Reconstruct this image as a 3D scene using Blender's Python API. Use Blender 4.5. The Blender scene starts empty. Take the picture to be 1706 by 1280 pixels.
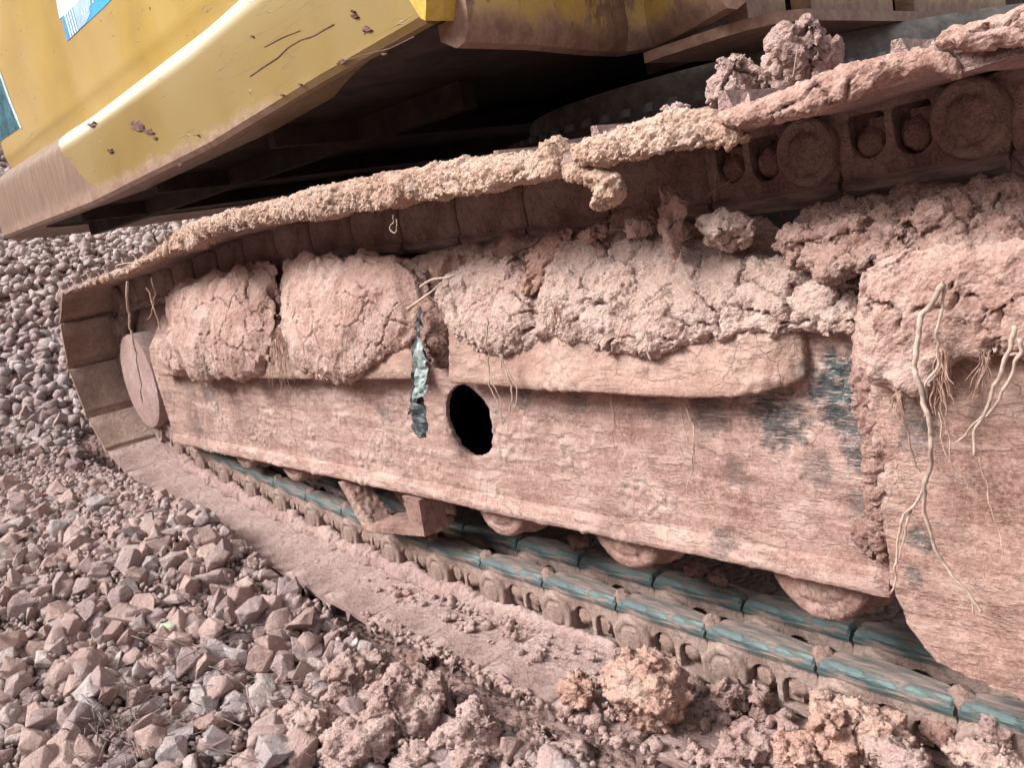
import bpy, bmesh, math, random
import numpy as np
from mathutils import Vector, Matrix, noise as mnoise
random.seed(7); rng = np.random.default_rng(7)
S = bpy.context.scene; COL = S.collection
R = math.radians

# ------------------------------------------------------------------ camera
YAW, PITCH, ROLL, F = 0.6865, 0.1924, 0.1769, 1447.9
CAM = np.array([1.5867, -0.9706, 0.8289])
fw = np.array([-math.cos(YAW)*math.cos(PITCH), math.sin(YAW)*math.cos(PITCH), -math.sin(PITCH)])
rt = np.cross(fw, [0, 0, 1]); rt /= np.linalg.norm(rt); dn = -np.cross(rt, fw)
c_, s_ = math.cos(ROLL), math.sin(ROLL)
rt, dn = c_*rt + s_*dn, -s_*rt + c_*dn
cd = bpy.data.cameras.new('camera'); cam = bpy.data.objects.new('camera', cd); COL.objects.link(cam)
cd.sensor_width = 36; cd.lens = 36*F/1706; cd.clip_start = .02; cd.clip_end = 400
M = Matrix(((rt[0], -dn[0], -fw[0], CAM[0]), (rt[1], -dn[1], -fw[1], CAM[1]), (rt[2], -dn[2], -fw[2], CAM[2]), (0, 0, 0, 1)))
cam.matrix_world = M; S.camera = cam

# ------------------------------------------------------------------ sky, sun, exposure
SUN_EL, SUN_AZ = R(43), R(206)            # azimuth clockwise from +y
w = bpy.data.worlds.new('World'); S.world = w; w.use_nodes = True
wn = w.node_tree.nodes; wl = w.node_tree.links
sky = wn.new('ShaderNodeTexSky'); sky.sky_type = 'NISHITA'; sky.sun_disc = False
sky.sun_elevation = SUN_EL; sky.sun_rotation = SUN_AZ; sky.dust_density = 6; sky.air_density = 1.2; sky.ozone_density = 1
hs = wn.new('ShaderNodeHueSaturation'); hs.inputs['Saturation'].default_value = .12
wl.new(sky.outputs[0], hs.inputs['Color']); wl.new(hs.outputs[0], wn['Background'].inputs[0])
wn['Background'].inputs[1].default_value = .09
sd = bpy.data.lights.new('sun', 'SUN'); sd.energy = 1.5; sd.angle = R(22); sd.color = (1, .965, .92)
sun = bpy.data.objects.new('sun', sd); COL.objects.link(sun); sun.location = (0, -4, 6)
sv = Vector((math.sin(SUN_AZ)*math.cos(SUN_EL), math.cos(SUN_AZ)*math.cos(SUN_EL), math.sin(SUN_EL)))
sun.rotation_euler = sv.to_track_quat('Z', 'Y').to_euler()
S.view_settings.view_transform = 'Standard'; S.view_settings.look = 'None'; S.view_settings.gamma = 1
S.view_settings.exposure = 1.47
S.render.engine = 'CYCLES'; S.cycles.use_denoising = True; S.cycles.max_bounces = 4; S.cycles.diffuse_bounces = 2
try: S.cycles.denoising_prefilter = 'ACCURATE'
except Exception: pass

# ------------------------------------------------------------------ layout helpers (photo pixel + real depth -> place)
def ray(x, y): return fw + rt*((x-853)/F) + dn*((y-640)/F)
def at_y(x, y, Y): d = ray(x, y); return CAM + d*((Y-CAM[1])/d[1])
def at_z(x, y, Z): d = ray(x, y); return CAM + d*((Z-CAM[2])/d[2])
def proj(P):
    v = np.asarray(P, float)-CAM; z = v@fw
    return np.stack([853+F*(v@rt)/z, 640+F*(v@dn)/z, z], -1)
def sm(a, b, x):
    t = np.clip((x-a)/(b-a), 0, 1); return t*t*(3-2*t)

# ------------------------------------------------------------------ numpy value noise
_P = rng.random((64, 64, 64))
def vnoise(p):
    p = np.asarray(p, float); i = np.floor(p).astype(int); f = p-i; f = f*f*(3-2*f); o = 0
    for a in (0, 1):
        for b in (0, 1):
            for c in (0, 1):
                wgt = (f[..., 0] if a else 1-f[..., 0])*(f[..., 1] if b else 1-f[..., 1])*(f[..., 2] if c else 1-f[..., 2])
                o = o + wgt*_P[(i[..., 0]+a) % 64, (i[..., 1]+b) % 64, (i[..., 2]+c) % 64]
    return o*2-1
def fbm(p, oct=4, gain=.5):
    o = 0; a = 1; p = np.asarray(p, float)
    for k in range(oct): o = o + a*vnoise(p+17.3*k); p = p*2.03; a *= gain
    return o

# ------------------------------------------------------------------ object helpers
def tag(o, label=None, cat=None, group=None, kind=None):
    if label: o['label'] = label
    if cat: o['category'] = cat
    if group: o['group'] = group
    if kind: o['kind'] = kind
    elif cat: o['kind'] = 'thing'
    return o
def link(name, me, mat=None, parent=None):
    o = bpy.data.objects.new(name, me); COL.objects.link(o)
    if mat is not None and me is not None and len(me.materials) == 0: me.materials.append(mat)
    if parent is not None: o.parent = parent
    return o
def mesh(name, v, f, smooth=False):
    me = bpy.data.meshes.new(name); me.from_pydata([tuple(map(float, q)) for q in v], [], f); me.update()
    if smooth: me.polygons.foreach_set('use_smooth', [True]*len(me.polygons))
    return me
def bm_mesh(name, bm, smooth=False, bevel=0, seg=2):
    if bevel: bmesh.ops.bevel(bm, geom=[e for e in bm.edges if e.is_manifold and e.calc_face_angle(0) > .5], offset=bevel, segments=seg, profile=.6, affect='EDGES', clamp_overlap=True)
    bmesh.ops.recalc_face_normals(bm, faces=bm.faces)
    me = bpy.data.meshes.new(name); bm.to_mesh(me); bm.free()
    if smooth:
        me.polygons.foreach_set('use_smooth', [True]*len(me.polygons))
        try: me.set_sharp_from_angle(angle=R(38))
        except Exception: pass
    return me
def bbox(bm, a, b):
    x0, y0, z0 = a; x1, y1, z1 = b
    v = [bm.verts.new(q) for q in ((x0,y0,z0),(x1,y0,z0),(x1,y1,z0),(x0,y1,z0),(x0,y0,z1),(x1,y0,z1),(x1,y1,z1),(x0,y1,z1))]
    for q in ((0,3,2,1),(4,5,6,7),(0,1,5,4),(1,2,6,5),(2,3,7,6),(3,0,4,7)): bm.faces.new([v[i] for i in q])
def bprism(bm, prof, y0, y1, axis='y'):
    """profile in (x,z) extruded along y (axis y) or profile (y,z) along x"""
    def P(a, b, t): return (a, t, b) if axis == 'y' else (t, a, b) if axis == 'x' else (a, b, t)
    A = [bm.verts.new(P(a, b, y0)) for a, b in prof]; B = [bm.verts.new(P(a, b, y1)) for a, b in prof]
    n = len(prof); bm.faces.new(A); bm.faces.new(B[::-1])
    for i in range(n): bm.faces.new((A[i], B[i], B[(i+1) % n], A[(i+1) % n]))
def bcyl(bm, c, r, y0, y1, n=32, axis='y', prof=None):
    """lathe along axis; prof list of (r, t)"""
    prof = prof or [(r, y0), (r, y1)]
    rings = []
    for rr, t in prof:
        ring = []
        for k in range(n):
            a = 2*math.pi*k/n; u, v = rr*math.cos(a), rr*math.sin(a)
            q = (c[0]+u, t, c[1]+v) if axis == 'y' else (c[0]+u, c[1]+v, t)
            ring.append(bm.verts.new(q))
        rings.append(ring)
    for A, B in zip(rings, rings[1:]):
        for k in range(n): bm.faces.new((A[k], A[(k+1) % n], B[(k+1) % n], B[k]))
    bm.faces.new(rings[0][::-1]); bm.faces.new(rings[-1])
def evaluated(o, name):
    dg = bpy.context.evaluated_depsgraph_get(); me = bpy.data.meshes.new_from_object(o.evaluated_get(dg)); me.name = name; return me

def voxelled(me, voxel, name):
    o = link('tmp', me); md = o.modifiers.new('r', 'REMESH'); md.mode = 'VOXEL'; md.voxel_size = voxel; ms = o.modifiers.new('s', 'SMOOTH'); ms.iterations = 2
    m = evaluated(o, name); bpy.data.objects.remove(o); m.polygons.foreach_set('use_smooth', [True]*len(m.polygons)); m.materials.clear(); return m
# ------------------------------------------------------------------ material helpers
class NT:
    def __init__(s, name):
        s.m = bpy.data.materials.new(name); s.m.use_nodes = True; s.n = s.m.node_tree.nodes; s.l = s.m.node_tree.links
        s.b = s.n['Principled BSDF']; s.out = s.n['Material Output']
        s.tc = s.n.new('ShaderNodeTexCoord'); s.geo = s.n.new('ShaderNodeNewGeometry')
    def set(s, sock, v):
        if hasattr(v, 'is_linked'): s.l.new(v, sock)
        elif v is not None: sock.default_value = v
    def obj(s): return s.tc.outputs['Object']
    def pos(s): return s.geo.outputs['Position']
    def map(s, vec, scale=(1,1,1), loc=(0,0,0), rot=(0,0,0)):
        n = s.n.new('ShaderNodeMapping'); s.l.new(vec, n.inputs[0]); n.inputs['Scale'].default_value = scale; n.inputs['Location'].default_value = loc; n.inputs['Rotation'].default_value = rot; return n.outputs[0]
    def noise(s, vec, scale, detail=4, rough=.55, dist=0, color=False):
        n = s.n.new('ShaderNodeTexNoise'); s.l.new(vec, n.inputs['Vector']); n.inputs['Scale'].default_value = scale; n.inputs['Detail'].default_value = detail; n.inputs['Roughness'].default_value = rough; n.inputs['Distortion'].default_value = dist
        return n.outputs['Color' if color else 'Fac']
    def vor(s, vec, scale, feat='F1', smooth=None, rand=1, out='Distance'):
        n = s.n.new('ShaderNodeTexVoronoi'); n.feature = feat; s.l.new(vec, n.inputs['Vector']); n.inputs['Scale'].default_value = scale; n.inputs['Randomness'].default_value = rand
        if smooth is not None: n.inputs['Smoothness'].default_value = smooth
        return n.outputs[out]
    def math(s, op, a, b=None, clamp=False):
        n = s.n.new('ShaderNodeMath'); n.operation = op; n.use_clamp = clamp; s.set(n.inputs[0], a)
        if b is not None: s.set(n.inputs[1], b)
        return n.outputs[0]
    def vmath(s, op, a, b):
        n = s.n.new('ShaderNodeVectorMath'); n.operation = op; s.set(n.inputs[0], a)
        if op == 'SCALE': s.set(n.inputs['Scale'], b)
        else: s.set(n.inputs[1], b)
        return n.outputs['Value' if op in ('DISTANCE', 'LENGTH', 'DOT_PRODUCT') else 0]
    def mr(s, v, a, b, c=0, d=1, smooth=True):
        n = s.n.new('ShaderNodeMapRange'); n.interpolation_type = 'SMOOTHSTEP' if smooth else 'LINEAR'; s.set(n.inputs[0], v)
        for k, q in zip((1, 2, 3, 4), (a, b, c, d)): n.inputs[k].default_value = q
        return n.outputs[0]
    def mix(s, f, a, b, mode='MIX'):
        n = s.n.new('ShaderNodeMix'); n.data_type = 'RGBA'; n.blend_type = mode; s.set(n.inputs[0], f)
        for k, q in ((6, a), (7, b)):
            if isinstance(q, tuple): n.inputs[k].default_value = (*q, 1) if len(q) == 3 else q
            else: s.l.new(q, n.inputs[k])
        return n.outputs[2]
    def ramp(s, f, stops):
        n = s.n.new('ShaderNodeValToRGB'); s.l.new(f, n.inputs[0]); e = n.color_ramp.elements
        while len(e) < len(stops): e.new(.5)
        for q, (p, c) in zip(e, stops): q.position = p; q.color = (*c, 1)
        return n.outputs[0]
    def warp(s, vec, scale, amt, detail=3):
        c = s.noise(vec, scale, detail, color=True); c = s.vmath('SUBTRACT', c, (.5, .5, .5)); c = s.vmath('SCALE', c, amt); return s.vmath('ADD', vec, c)
    def bump(s, h, strength=.5, dist=.01):
        n = s.n.new('ShaderNodeBump'); n.inputs['Strength'].default_value = strength; n.inputs['Distance'].default_value = dist; s.l.new(h, n.inputs['Height']); s.l.new(n.outputs[0], s.b.inputs['Normal'])
    def disp(s, h, scale, mid=.5):
        n = s.n.new('ShaderNodeDisplacement'); n.inputs['Scale'].default_value = scale; n.inputs['Midlevel'].default_value = mid; s.l.new(h, n.inputs['Height']); s.l.new(n.outputs[0], s.out.inputs['Displacement'])
        s.m.displacement_method = 'BOTH'
    def fin(s, col, rough=.9, metal=0, spec=.3):
        s.set(s.b.inputs['Base Color'], (*col, 1) if isinstance(col, tuple) else col); s.set(s.b.inputs['Roughness'], rough); s.set(s.b.inputs['Metallic'], metal); s.b.inputs['Specular IOR Level'].default_value = spec
        return s.m

PINK = (.40, .255, .215); PALE = (.50, .36, .31); RED = (.27, .135, .105); MAUVE = (.33, .225, .215); DKRED = (.17, .085, .07); OCHRE = (.46, .27, .17)
def dusty(c, k=.0):
    l = .3*c[0]+.55*c[1]+.15*c[2]; return tuple(min(1, (q*(1-k)+l*w_*k)*1.06) for q, w_ in zip(c, (1.06, .98, 1.0)))
def mud(name, a=RED, b=PINK, c=PALE, crumb=1., crack=.6, scale=.012, fine=1., patch=True):
    a, b, c = dusty(a), dusty(b), dusty(c)
    t = NT(name); p = t.obj(); pw = t.warp(p, 30, .02)
    big = t.noise(p, 6, 4, .6); mid = t.noise(p, 40, 5, .7); grain = t.noise(p, 190, 5, .75)
    col = t.ramp(t.math('ADD', t.math('MULTIPLY', big, .55), t.math('MULTIPLY', mid, .55)), [(.36, a), (.53, b), (.70, c)])
    col = t.mix(t.mr(t.noise(p, 9, 5, .65, .5), .54, .68, 0, .42), col, (.40, .325, .285)); col = t.mix(t.mr(t.noise(t.map(p, loc=(7, 3, 1)), 13, 5, .65), .55, .70, 0, .4), col, (.29, .15, .115))
    g = t.mr(grain, .38, .64)
    col = t.mix(g, t.mix(.2, col, (.05, .025, .02)), t.mix(.14, col, (.72, .60, .55)))
    # relief: lumps, crumbs and shrinkage cracks as true displacement, grains as bump
    def blocky(vec, sc):
        e = t.mr(t.vor(vec, sc, 'DISTANCE_TO_EDGE'), 0, .22); sp = t.n.new('ShaderNodeSeparateColor'); t.l.new(t.vor(vec, sc, out='Color'), sp.inputs[0])
        return t.math('ADD', t.math('MULTIPLY', e, .55), t.math('MULTIPLY', sp.outputs[0], .55))
    b1 = blocky(pw, 34); b2 = blocky(t.warp(p, 70, .012), 85); b3 = blocky(t.warp(p, 150, .006), 190)
    cr = t.mr(t.vor(t.warp(p, 13, .07, 5), 14, 'DISTANCE_TO_EDGE'), .0, .03)
    mk = t.noise(p, 10, 4, .6)
    crk = t.math('MULTIPLY', t.math('SUBTRACT', 1., cr), t.mr(mk, .44, .56))
    m1 = t.mr(mk, .58, .42) if patch else 1.
    h = t.math('MULTIPLY', t.math('MULTIPLY', b1, .42*crumb), m1)
    h = t.math('ADD', h, t.math('MULTIPLY', t.math('MULTIPLY', b2, .42*crumb), t.math('ADD', t.math('MULTIPLY', m1, .6), .4)))
    h = t.math('ADD', h, t.math('MULTIPLY', b3, .34*fine))
    h = t.math('ADD', h, t.math('MULTIPLY', mid, .8)); h = t.math('ADD', h, t.math('MULTIPLY', t.noise(p, 120, 4, .75), .5*fine))
    h = t.math('SUBTRACT', h, t.math('MULTIPLY', crk, crack))
    t.disp(h, scale, 1.0); t.m.displacement_method = 'DISPLACEMENT'
    t.bump(t.math('ADD', grain, t.math('MULTIPLY', t.vor(p, 300), -.6)), .75, .0045*fine)
    return t.fin(col, .95, spec=.12)
M_CAKED = mud('caked_mud', a=(.27, .14, .105), c=(.53, .39, .34), crumb=.3, crack=1.0, scale=.010, fine=.65)
M_PALE = mud('pale_caked_mud', (.36, .22, .19), (.47, .33, .285), (.54, .42, .37), crumb=.42, crack=1.2, scale=.011)
M_CRUMB = mud('crumbly_mud', crumb=.8, crack=.8, scale=.014)
M_DARK = mud('dark_mud', DKRED, (.25, .14, .115), (.35, .215, .18), crumb=1., scale=.012)  # darker red brown variant of the mud colour
M_MAUVE = mud('mauve_clod_mud', (.26, .155, .135), (.38, .255, .23), (.47, .345, .315), crumb=.55, crack=.9, scale=.013)
M_OCHRE = mud('ochre_clod_mud', (.33, .18, .14), (.46, .28, .222), (.55, .385, .32), crumb=.6, crack=1.0, scale=.014)
M_THIN = mud('thin_crumb_mud', (.25, .15, .135), (.36, .24, .22), (.44, .32, .295), crumb=.8, crack=.1, scale=.0045, patch=False)
M_CRUST = mud('track_crust_mud', (.37, .22, .16), (.49, .325, .245), (.57, .42, .345), crumb=.7, crack=.5, scale=.012)

def plate(name, base=PINK, dark=RED, light=PALE, metal=(.03, .052, .058), show=.60, spots=(), streak=(6, 30, 60), rough=.85, bumpd=.006, disp=0, fs=(1, 1, 1)):
    """steel under a film of dried mud: streaks, smears, bare worn patches"""
    base, dark, light = dusty(base), dusty(dark, .0), dusty(light)
    t = NT(name); p = t.obj()
    st = t.noise(t.map(p, streak), 1, 5, .65, .4); fine = t.noise(t.map(p, tuple(q*7 for q in streak)), 1, 3, .7); big = t.noise(p, 6, 5, .65); g = t.noise(p, 240, 3, .75); rag = t.noise(p, 34, 5, .75)
    col = t.ramp(t.math('ADD', t.math('MULTIPLY', st, .45), t.math('MULTIPLY', big, .6)), [(.41, dark), (.53, base), (.64, light)])
    col = t.mix(t.mr(g, .42, .70, 0, .5), col, light); col = t.mix(t.mr(fine, .50, .70, 0, .38), col, dark); col = t.mix(t.mr(rag, .56, .66, 0, .55), col, light); col = t.mix(t.mr(rag, .44, .36, 0, .5), col, dark); col = t.mix(t.mr(g, .5, .3, 0, .4), col, tuple(q*.5 for q in dark))
    fk = t.noise(t.map(p, fs, loc=(2, 5, 1)), 24, 7, .70); flake = t.mr(fk, .50, .56); hl = t.mr(t.vor(t.warp(p, 18, .05, 5), 16, 'DISTANCE_TO_EDGE'), .010, .0, 0, 1); hl = t.math('MULTIPLY', hl, t.mr(big, .50, .56))
    col = t.mix(t.math('MULTIPLY', flake, .30), col, light); col = t.mix(t.mr(fk, .46, .36, 0, .38), col, dark); col = t.mix(t.math('MULTIPLY', hl, .25), col, tuple(q*.6 for q in dark))
    mask = t.math('MULTIPLY', t.mr(t.math('ADD', t.math('MULTIPLY', big, .45), t.math('MULTIPLY', rag, .6)), show, show+.08), t.mr(fine, .36, .58))
    for (c, r, k) in spots:
        d = t.math('ADD', t.vmath('DISTANCE', p, c), t.math('MULTIPLY', t.math('SUBTRACT', rag, .5), r*2.4))
        mask = t.math('MAXIMUM', mask, t.math('MULTIPLY', t.mr(d, r, r*.4, 0, k), t.mr(fine, .34, .5)))
    mc = t.mix(t.mr(rag, .45, .65), metal, tuple(min(1, q*1.9+.008) for q in metal))
    col = t.mix(mask, col, mc)
    wet = t.noise(p, 2.3, 4, .6, .6); col = t.mix(t.mr(wet, .50, .62, 0, .38), col, tuple(q*.55 for q in dark))
    lump = t.math('SUBTRACT', .8, t.vor(t.warp(p, 60, .012), 70, 'SMOOTH_F1', .25)); pm = t.mr(big, .50, .62)
    H = t.math('ADD', t.math('MULTIPLY', rag, .9), t.math('MULTIPLY', t.math('MULTIPLY', lump, pm), 1.0)); H = t.math('ADD', H, t.math('MULTIPLY', st, .5)); H = t.math('SUBTRACT', H, t.math('MULTIPLY', mask, .35))
    h = t.math('ADD', t.math('MULTIPLY', fine, .26), t.math('MULTIPLY', g, .6)); h = t.math('ADD', h, t.math('MULTIPLY', flake, .40)); h = t.math('SUBTRACT', h, t.math('MULTIPLY', hl, .4))
    if disp: t.disp(H, disp, 1.0); t.m.displacement_method = 'DISPLACEMENT'
    else: h = t.math('ADD', h, H)
    t.bump(h, .9, bumpd)
    return t.fin(col, t.mr(mask, 0, 1, rough, .5), spec=.25)
_b = lambda x, y, Y: tuple(at_y(x, y, Y))
M_FRAME = plate('mud_filmed_frame_steel', fs=(.32, 1, 1.2), base=(.37, .235, .20), dark=(.205, .11, .09), light=(.50, .365, .32), show=.615, disp=.008, bumpd=.004, spots=[(_b(1398, 645, -.05), .062, .95), (_b(1290, 690, -.05), .06, .85), (_b(1180, 685, -.05), .04, .55), (_b(1432, 760, -.05), .035, .8), (_b(1360, 785, -.05), .03, .5), (_b(1440, 840, -.05), .03, .5), (_b(960, 668, -.05), .035, .45), (_b(1090, 678, -.05), .035, .4), (_b(345, 650, -.05), .08, .55), (_b(330, 712, -.05), .06, .4), (_b(640, 688, -.05), .03, .4), (_b(870, 660, -.05), .03, .5), (_b(1205, 900, -.05), .03, .5), (_b(1230, 800, -.05), .03, .35), (_b(1420, 700, -.05), .035, .85)])
M_LEDGE = plate('dusty_ledge_steel', fs=(.32, 1, 1.2), base=(.37, .24, .195), dark=(.27, .155, .125), light=(.46, .325, .275), streak=(8, 40, 40), show=.70, disp=.005, bumpd=.004, spots=[(_b(1352, 628, -.06), .025, .6)])
M_LEG = plate('mud_filmed_leg_steel', fs=(.32, 1, 1.2), base=(.36, .225, .185), dark=(.20, .105, .085), light=(.47, .335, .285), show=.615, streak=(10, 40, 45), disp=.009, bumpd=.004, spots=[(_b(1530, 720, -.1), .035, .6), (_b(1530, 900, -.1), .022, .7), (_b(1522, 960, -.1), .018, .6)])
M_SHOE = plate('dusty_shoe_steel', base=(.36, .245, .225), dark=(.27, .175, .155), light=(.45, .335, .31), streak=(10, 14, 14), show=.70, metal=(.10, .12, .13), bumpd=.005)
M_SHOEW = plate('brown_dust_shoe_steel', base=(.33, .225, .18), dark=(.22, .14, .105), light=(.42, .31, .26), streak=(10, 14, 14), show=.64, metal=(.12, .13, .13), bumpd=.004)
M_LINK = plate('dusty_link_steel', base=(.265, .185, .158), dark=(.15, .095, .08), light=(.36, .27, .235), streak=(14, 14, 14), show=.66, metal=(.09, .095, .09), bumpd=.003, disp=.005)
M_ROLL = plate('dusty_roller_steel', base=(.30, .18, .15), dark=(.18, .095, .08), light=(.40, .27, .23), streak=(14, 14, 14), show=.64, bumpd=.004, disp=.006)
M_FILM = plate('dusty_guard_steel', base=(.29, .195, .165), dark=(.19, .115, .095), light=(.37, .265, .225), streak=(14, 14, 14), show=.64, bumpd=.005)
M_HUB = plate('dusty_hub_steel', base=(.35, .235, .215), dark=(.28, .17, .15), light=(.42, .32, .30), streak=(9, 9, 9), show=.60, metal=(.13, .15, .16), bumpd=.003)
M_CARB = plate('grimy_carbody_steel', base=(.12, .07, .06), dark=(.06, .04, .038), light=(.17, .11, .10), show=.52, metal=(.03, .08, .085), streak=(4, 20, 30))
M_INSIDE = NT('dark_cavity_brown').fin((.035, .022, .02), .95)  # even near-black brown for the inside of the frame

def m_rail(name, d0, d1):
    t = NT(name); p = t.obj()
    st = t.noise(t.map(p, (5, 160, 160)), 1, 5, .7); big = t.noise(p, 30, 4, .6)
    col = t.ramp(st, [(.30, (.03, .045, .046)), (.46, (.055, .095, .097)), (.60, (.09, .155, .158)), (.80, (.21, .27, .265))])
    ds = t.noise(t.map(p, (14, 90, 90), loc=(3, 1, 2)), 1, 6, .75); du = t.mr(t.math('ADD', t.math('MULTIPLY', big, .35), t.math('MULTIPLY', ds, .7)), d0, d1)
    on = t.n.new('ShaderNodeSeparateXYZ'); t.l.new(t.tc.outputs['Normal'], on.inputs[0]); du = t.math('MAXIMUM', du, t.math('MULTIPLY', t.mr(on.outputs[2], .86, .97), t.mr(ds, .36, .62, .55, .97)))
    col = t.mix(du, col, t.mix(t.mr(ds, .4, .6), (.13, .10, .092), (.27, .195, .168))); t.bump(t.math('ADD', st, t.math('MULTIPLY', du, .6)), .6, .003)
    return t.fin(col, t.mr(du, 0, 1, .5, .9), t.mr(du, 0, 1, .15, 0), .5)
M_RAIL = m_rail('worn_teal_rail', .50, .62); M_RAILM = m_rail('muddy_rail', .30, .48)

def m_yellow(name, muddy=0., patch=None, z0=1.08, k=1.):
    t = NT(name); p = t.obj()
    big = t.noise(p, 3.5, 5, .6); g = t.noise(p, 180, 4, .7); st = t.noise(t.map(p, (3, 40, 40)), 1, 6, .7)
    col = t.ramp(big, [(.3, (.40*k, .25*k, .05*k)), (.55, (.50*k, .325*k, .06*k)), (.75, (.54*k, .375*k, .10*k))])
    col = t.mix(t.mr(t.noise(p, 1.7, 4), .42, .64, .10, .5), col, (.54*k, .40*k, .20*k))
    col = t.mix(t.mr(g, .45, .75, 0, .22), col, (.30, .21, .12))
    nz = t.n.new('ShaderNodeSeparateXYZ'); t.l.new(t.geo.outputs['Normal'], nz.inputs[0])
    col = t.mix(t.math('MULTIPLY', t.mr(nz.outputs[2], .02, .70), t.mr(st, .2, .6, .6, .9)), col, (.72, .66, .47))  # pale sky highlight painted into the colour of up-facing faces
    sep = t.n.new('ShaderNodeSeparateXYZ'); t.l.new(p, sep.inputs[0])
    # mud spatter thick near the lower lip
    low = t.mr(t.math('ADD', sep.outputs[2], t.math('MULTIPLY', t.math('SUBTRACT', t.noise(p, 11, 6, .7), .5), .07)), z0+.046+muddy*.02, z0+.0+muddy*.02)
    spat = t.mr(t.vor(t.warp(p, 80, .008), 26, 'SMOOTH_F1', .3), .16, .10); spat = t.math('MULTIPLY', spat, t.mr(t.noise(p, 6, 4, .6), .54-muddy*.2, .62))
    mask = t.math('MAXIMUM', low, spat)
    # long scratches
    sc = t.noise(t.map(p, (2.2, 30, 30), rot=(0, .5, 0)), 1.3, 2, .4); sc = t.mr(t.math('ABSOLUTE', t.math('SUBTRACT', sc, .5)), .004, .0, 0, .8); sc = t.math('MULTIPLY', sc, t.mr(t.noise(p, 4, 2), .46, .54))
    mask = t.math('MAXIMUM', mask, sc)
    if muddy: mask = t.math('MAXIMUM', mask, t.mr(t.noise(t.map(p, (7, 7, 4), loc=(1.7, 0, 0)), 1, 6, .65), .62-muddy*.10, .70-muddy*.10))
    mcol = t.mix(t.mr(t.noise(p, 30, 5, .7), .35, .65), (.19, .105, .075), (.30, .19, .14))
    if patch:
        (ax, az, nx, nz) = patch   # half plane whose ragged edge is a scraped rust line
        dd = t.math('ADD', t.math('MULTIPLY', t.math('SUBTRACT', sep.outputs[0], ax), nx), t.math('MULTIPLY', t.math('SUBTRACT', sep.outputs[2], az), nz))
        dd = t.math('ADD', dd, t.math('MULTIPLY', t.math('SUBTRACT', t.noise(p, 6, 6, .6), .5), .22))
        pm = t.mr(dd, -.004, .004); rust = t.ramp(t.noise(t.map(p, (40, 40, 8), rot=(0, .35, 0)), 1, 5, .7), [(.3, (.11, .062, .04)), (.55, (.20, .12, .078)), (.75, (.31, .205, .145))])
        col = t.mix(pm, col, rust); rg = t.mr(pm, 0, 1, .42, .75)
    else: rg = .42
    col = t.mix(mask, col, mcol)
    h = t.math('ADD', t.math('MULTIPLY', mask, .8), t.math('MULTIPLY', t.math('MULTIPLY', g, mask), .8)); h = t.math('ADD', h, t.math('MULTIPLY', st, .05))
    t.bump(h, .6, .004)
    rr = t.math('MAXIMUM', t.mr(mask, 0, 1, .38, .9), rg) if patch else t.mr(mask, 0, 1, .38, .9)
    t.b.inputs['Coat Weight'].default_value = .35; t.b.inputs['Coat Roughness'].default_value = .3
    return t.fin(col, rr, spec=.5)
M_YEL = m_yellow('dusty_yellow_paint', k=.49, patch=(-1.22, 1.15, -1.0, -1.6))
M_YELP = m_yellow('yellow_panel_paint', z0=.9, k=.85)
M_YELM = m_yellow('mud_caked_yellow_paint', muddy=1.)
def simple(name, col, rough=.8, nscale=60, var=.35, spec=.3, bump=.003, metal=0):
    t = NT(name); p = t.obj(); n = t.noise(p, nscale, 5, .65); n2 = t.noise(p, nscale*.2, 4)
    c = t.mix(t.mr(t.math('ADD', t.math('MULTIPLY', n, .5), t.math('MULTIPLY', n2, .5)), .35, .65), tuple(q*(1-var) for q in col), tuple(min(1, q*(1+var)) for q in col))
    t.bump(n, .5, bump); return t.fin(c, rough, metal, spec)
M_UNDER = simple('grimy_dark_underside', (.05, .035, .032), .85, 14, .5)
M_BOLT = simple('dull_grey_bolt', (.16, .17, .17), .6, 90, .4)
M_ROOT = simple('dry_pale_root', (.43, .33, .275), .9, 120, .35, bump=.002)
M_ROOTB = simple('dusty_brown_root', (.34, .22, .17), .9, 120, .35, bump=.002)
M_STRAW = simple('straw_fibre', (.44, .335, .265), .9, 150, .3)
M_VINE = simple('grey_dry_vine', (.17, .135, .125), .9, 150, .4)
M_PLASB = simple('black_plastic_film', (.035, .042, .048), .5, 80, .9, .5)
M_PLAST = simple('pale_grey_green_film', (.22, .27, .26), .55, 70, .6, .4)
M_BLUE = simple('sticker_blue', (.05, .30, .72), .45, 30, .2); M_SKYB = simple('sticker_grey_blue', (.30, .42, .58), .5, 30, .2)
M_WHITE = simple('sticker_white', (.66, .72, .72), .5, 40, .12); M_TEALS = simple('scuffed_dark_teal_sticker', (.03, .10, .13), .5, 50, .7)
M_RIM = simple('sticker_pale_rim', (.55, .58, .56), .5, 60, .3)

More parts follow.
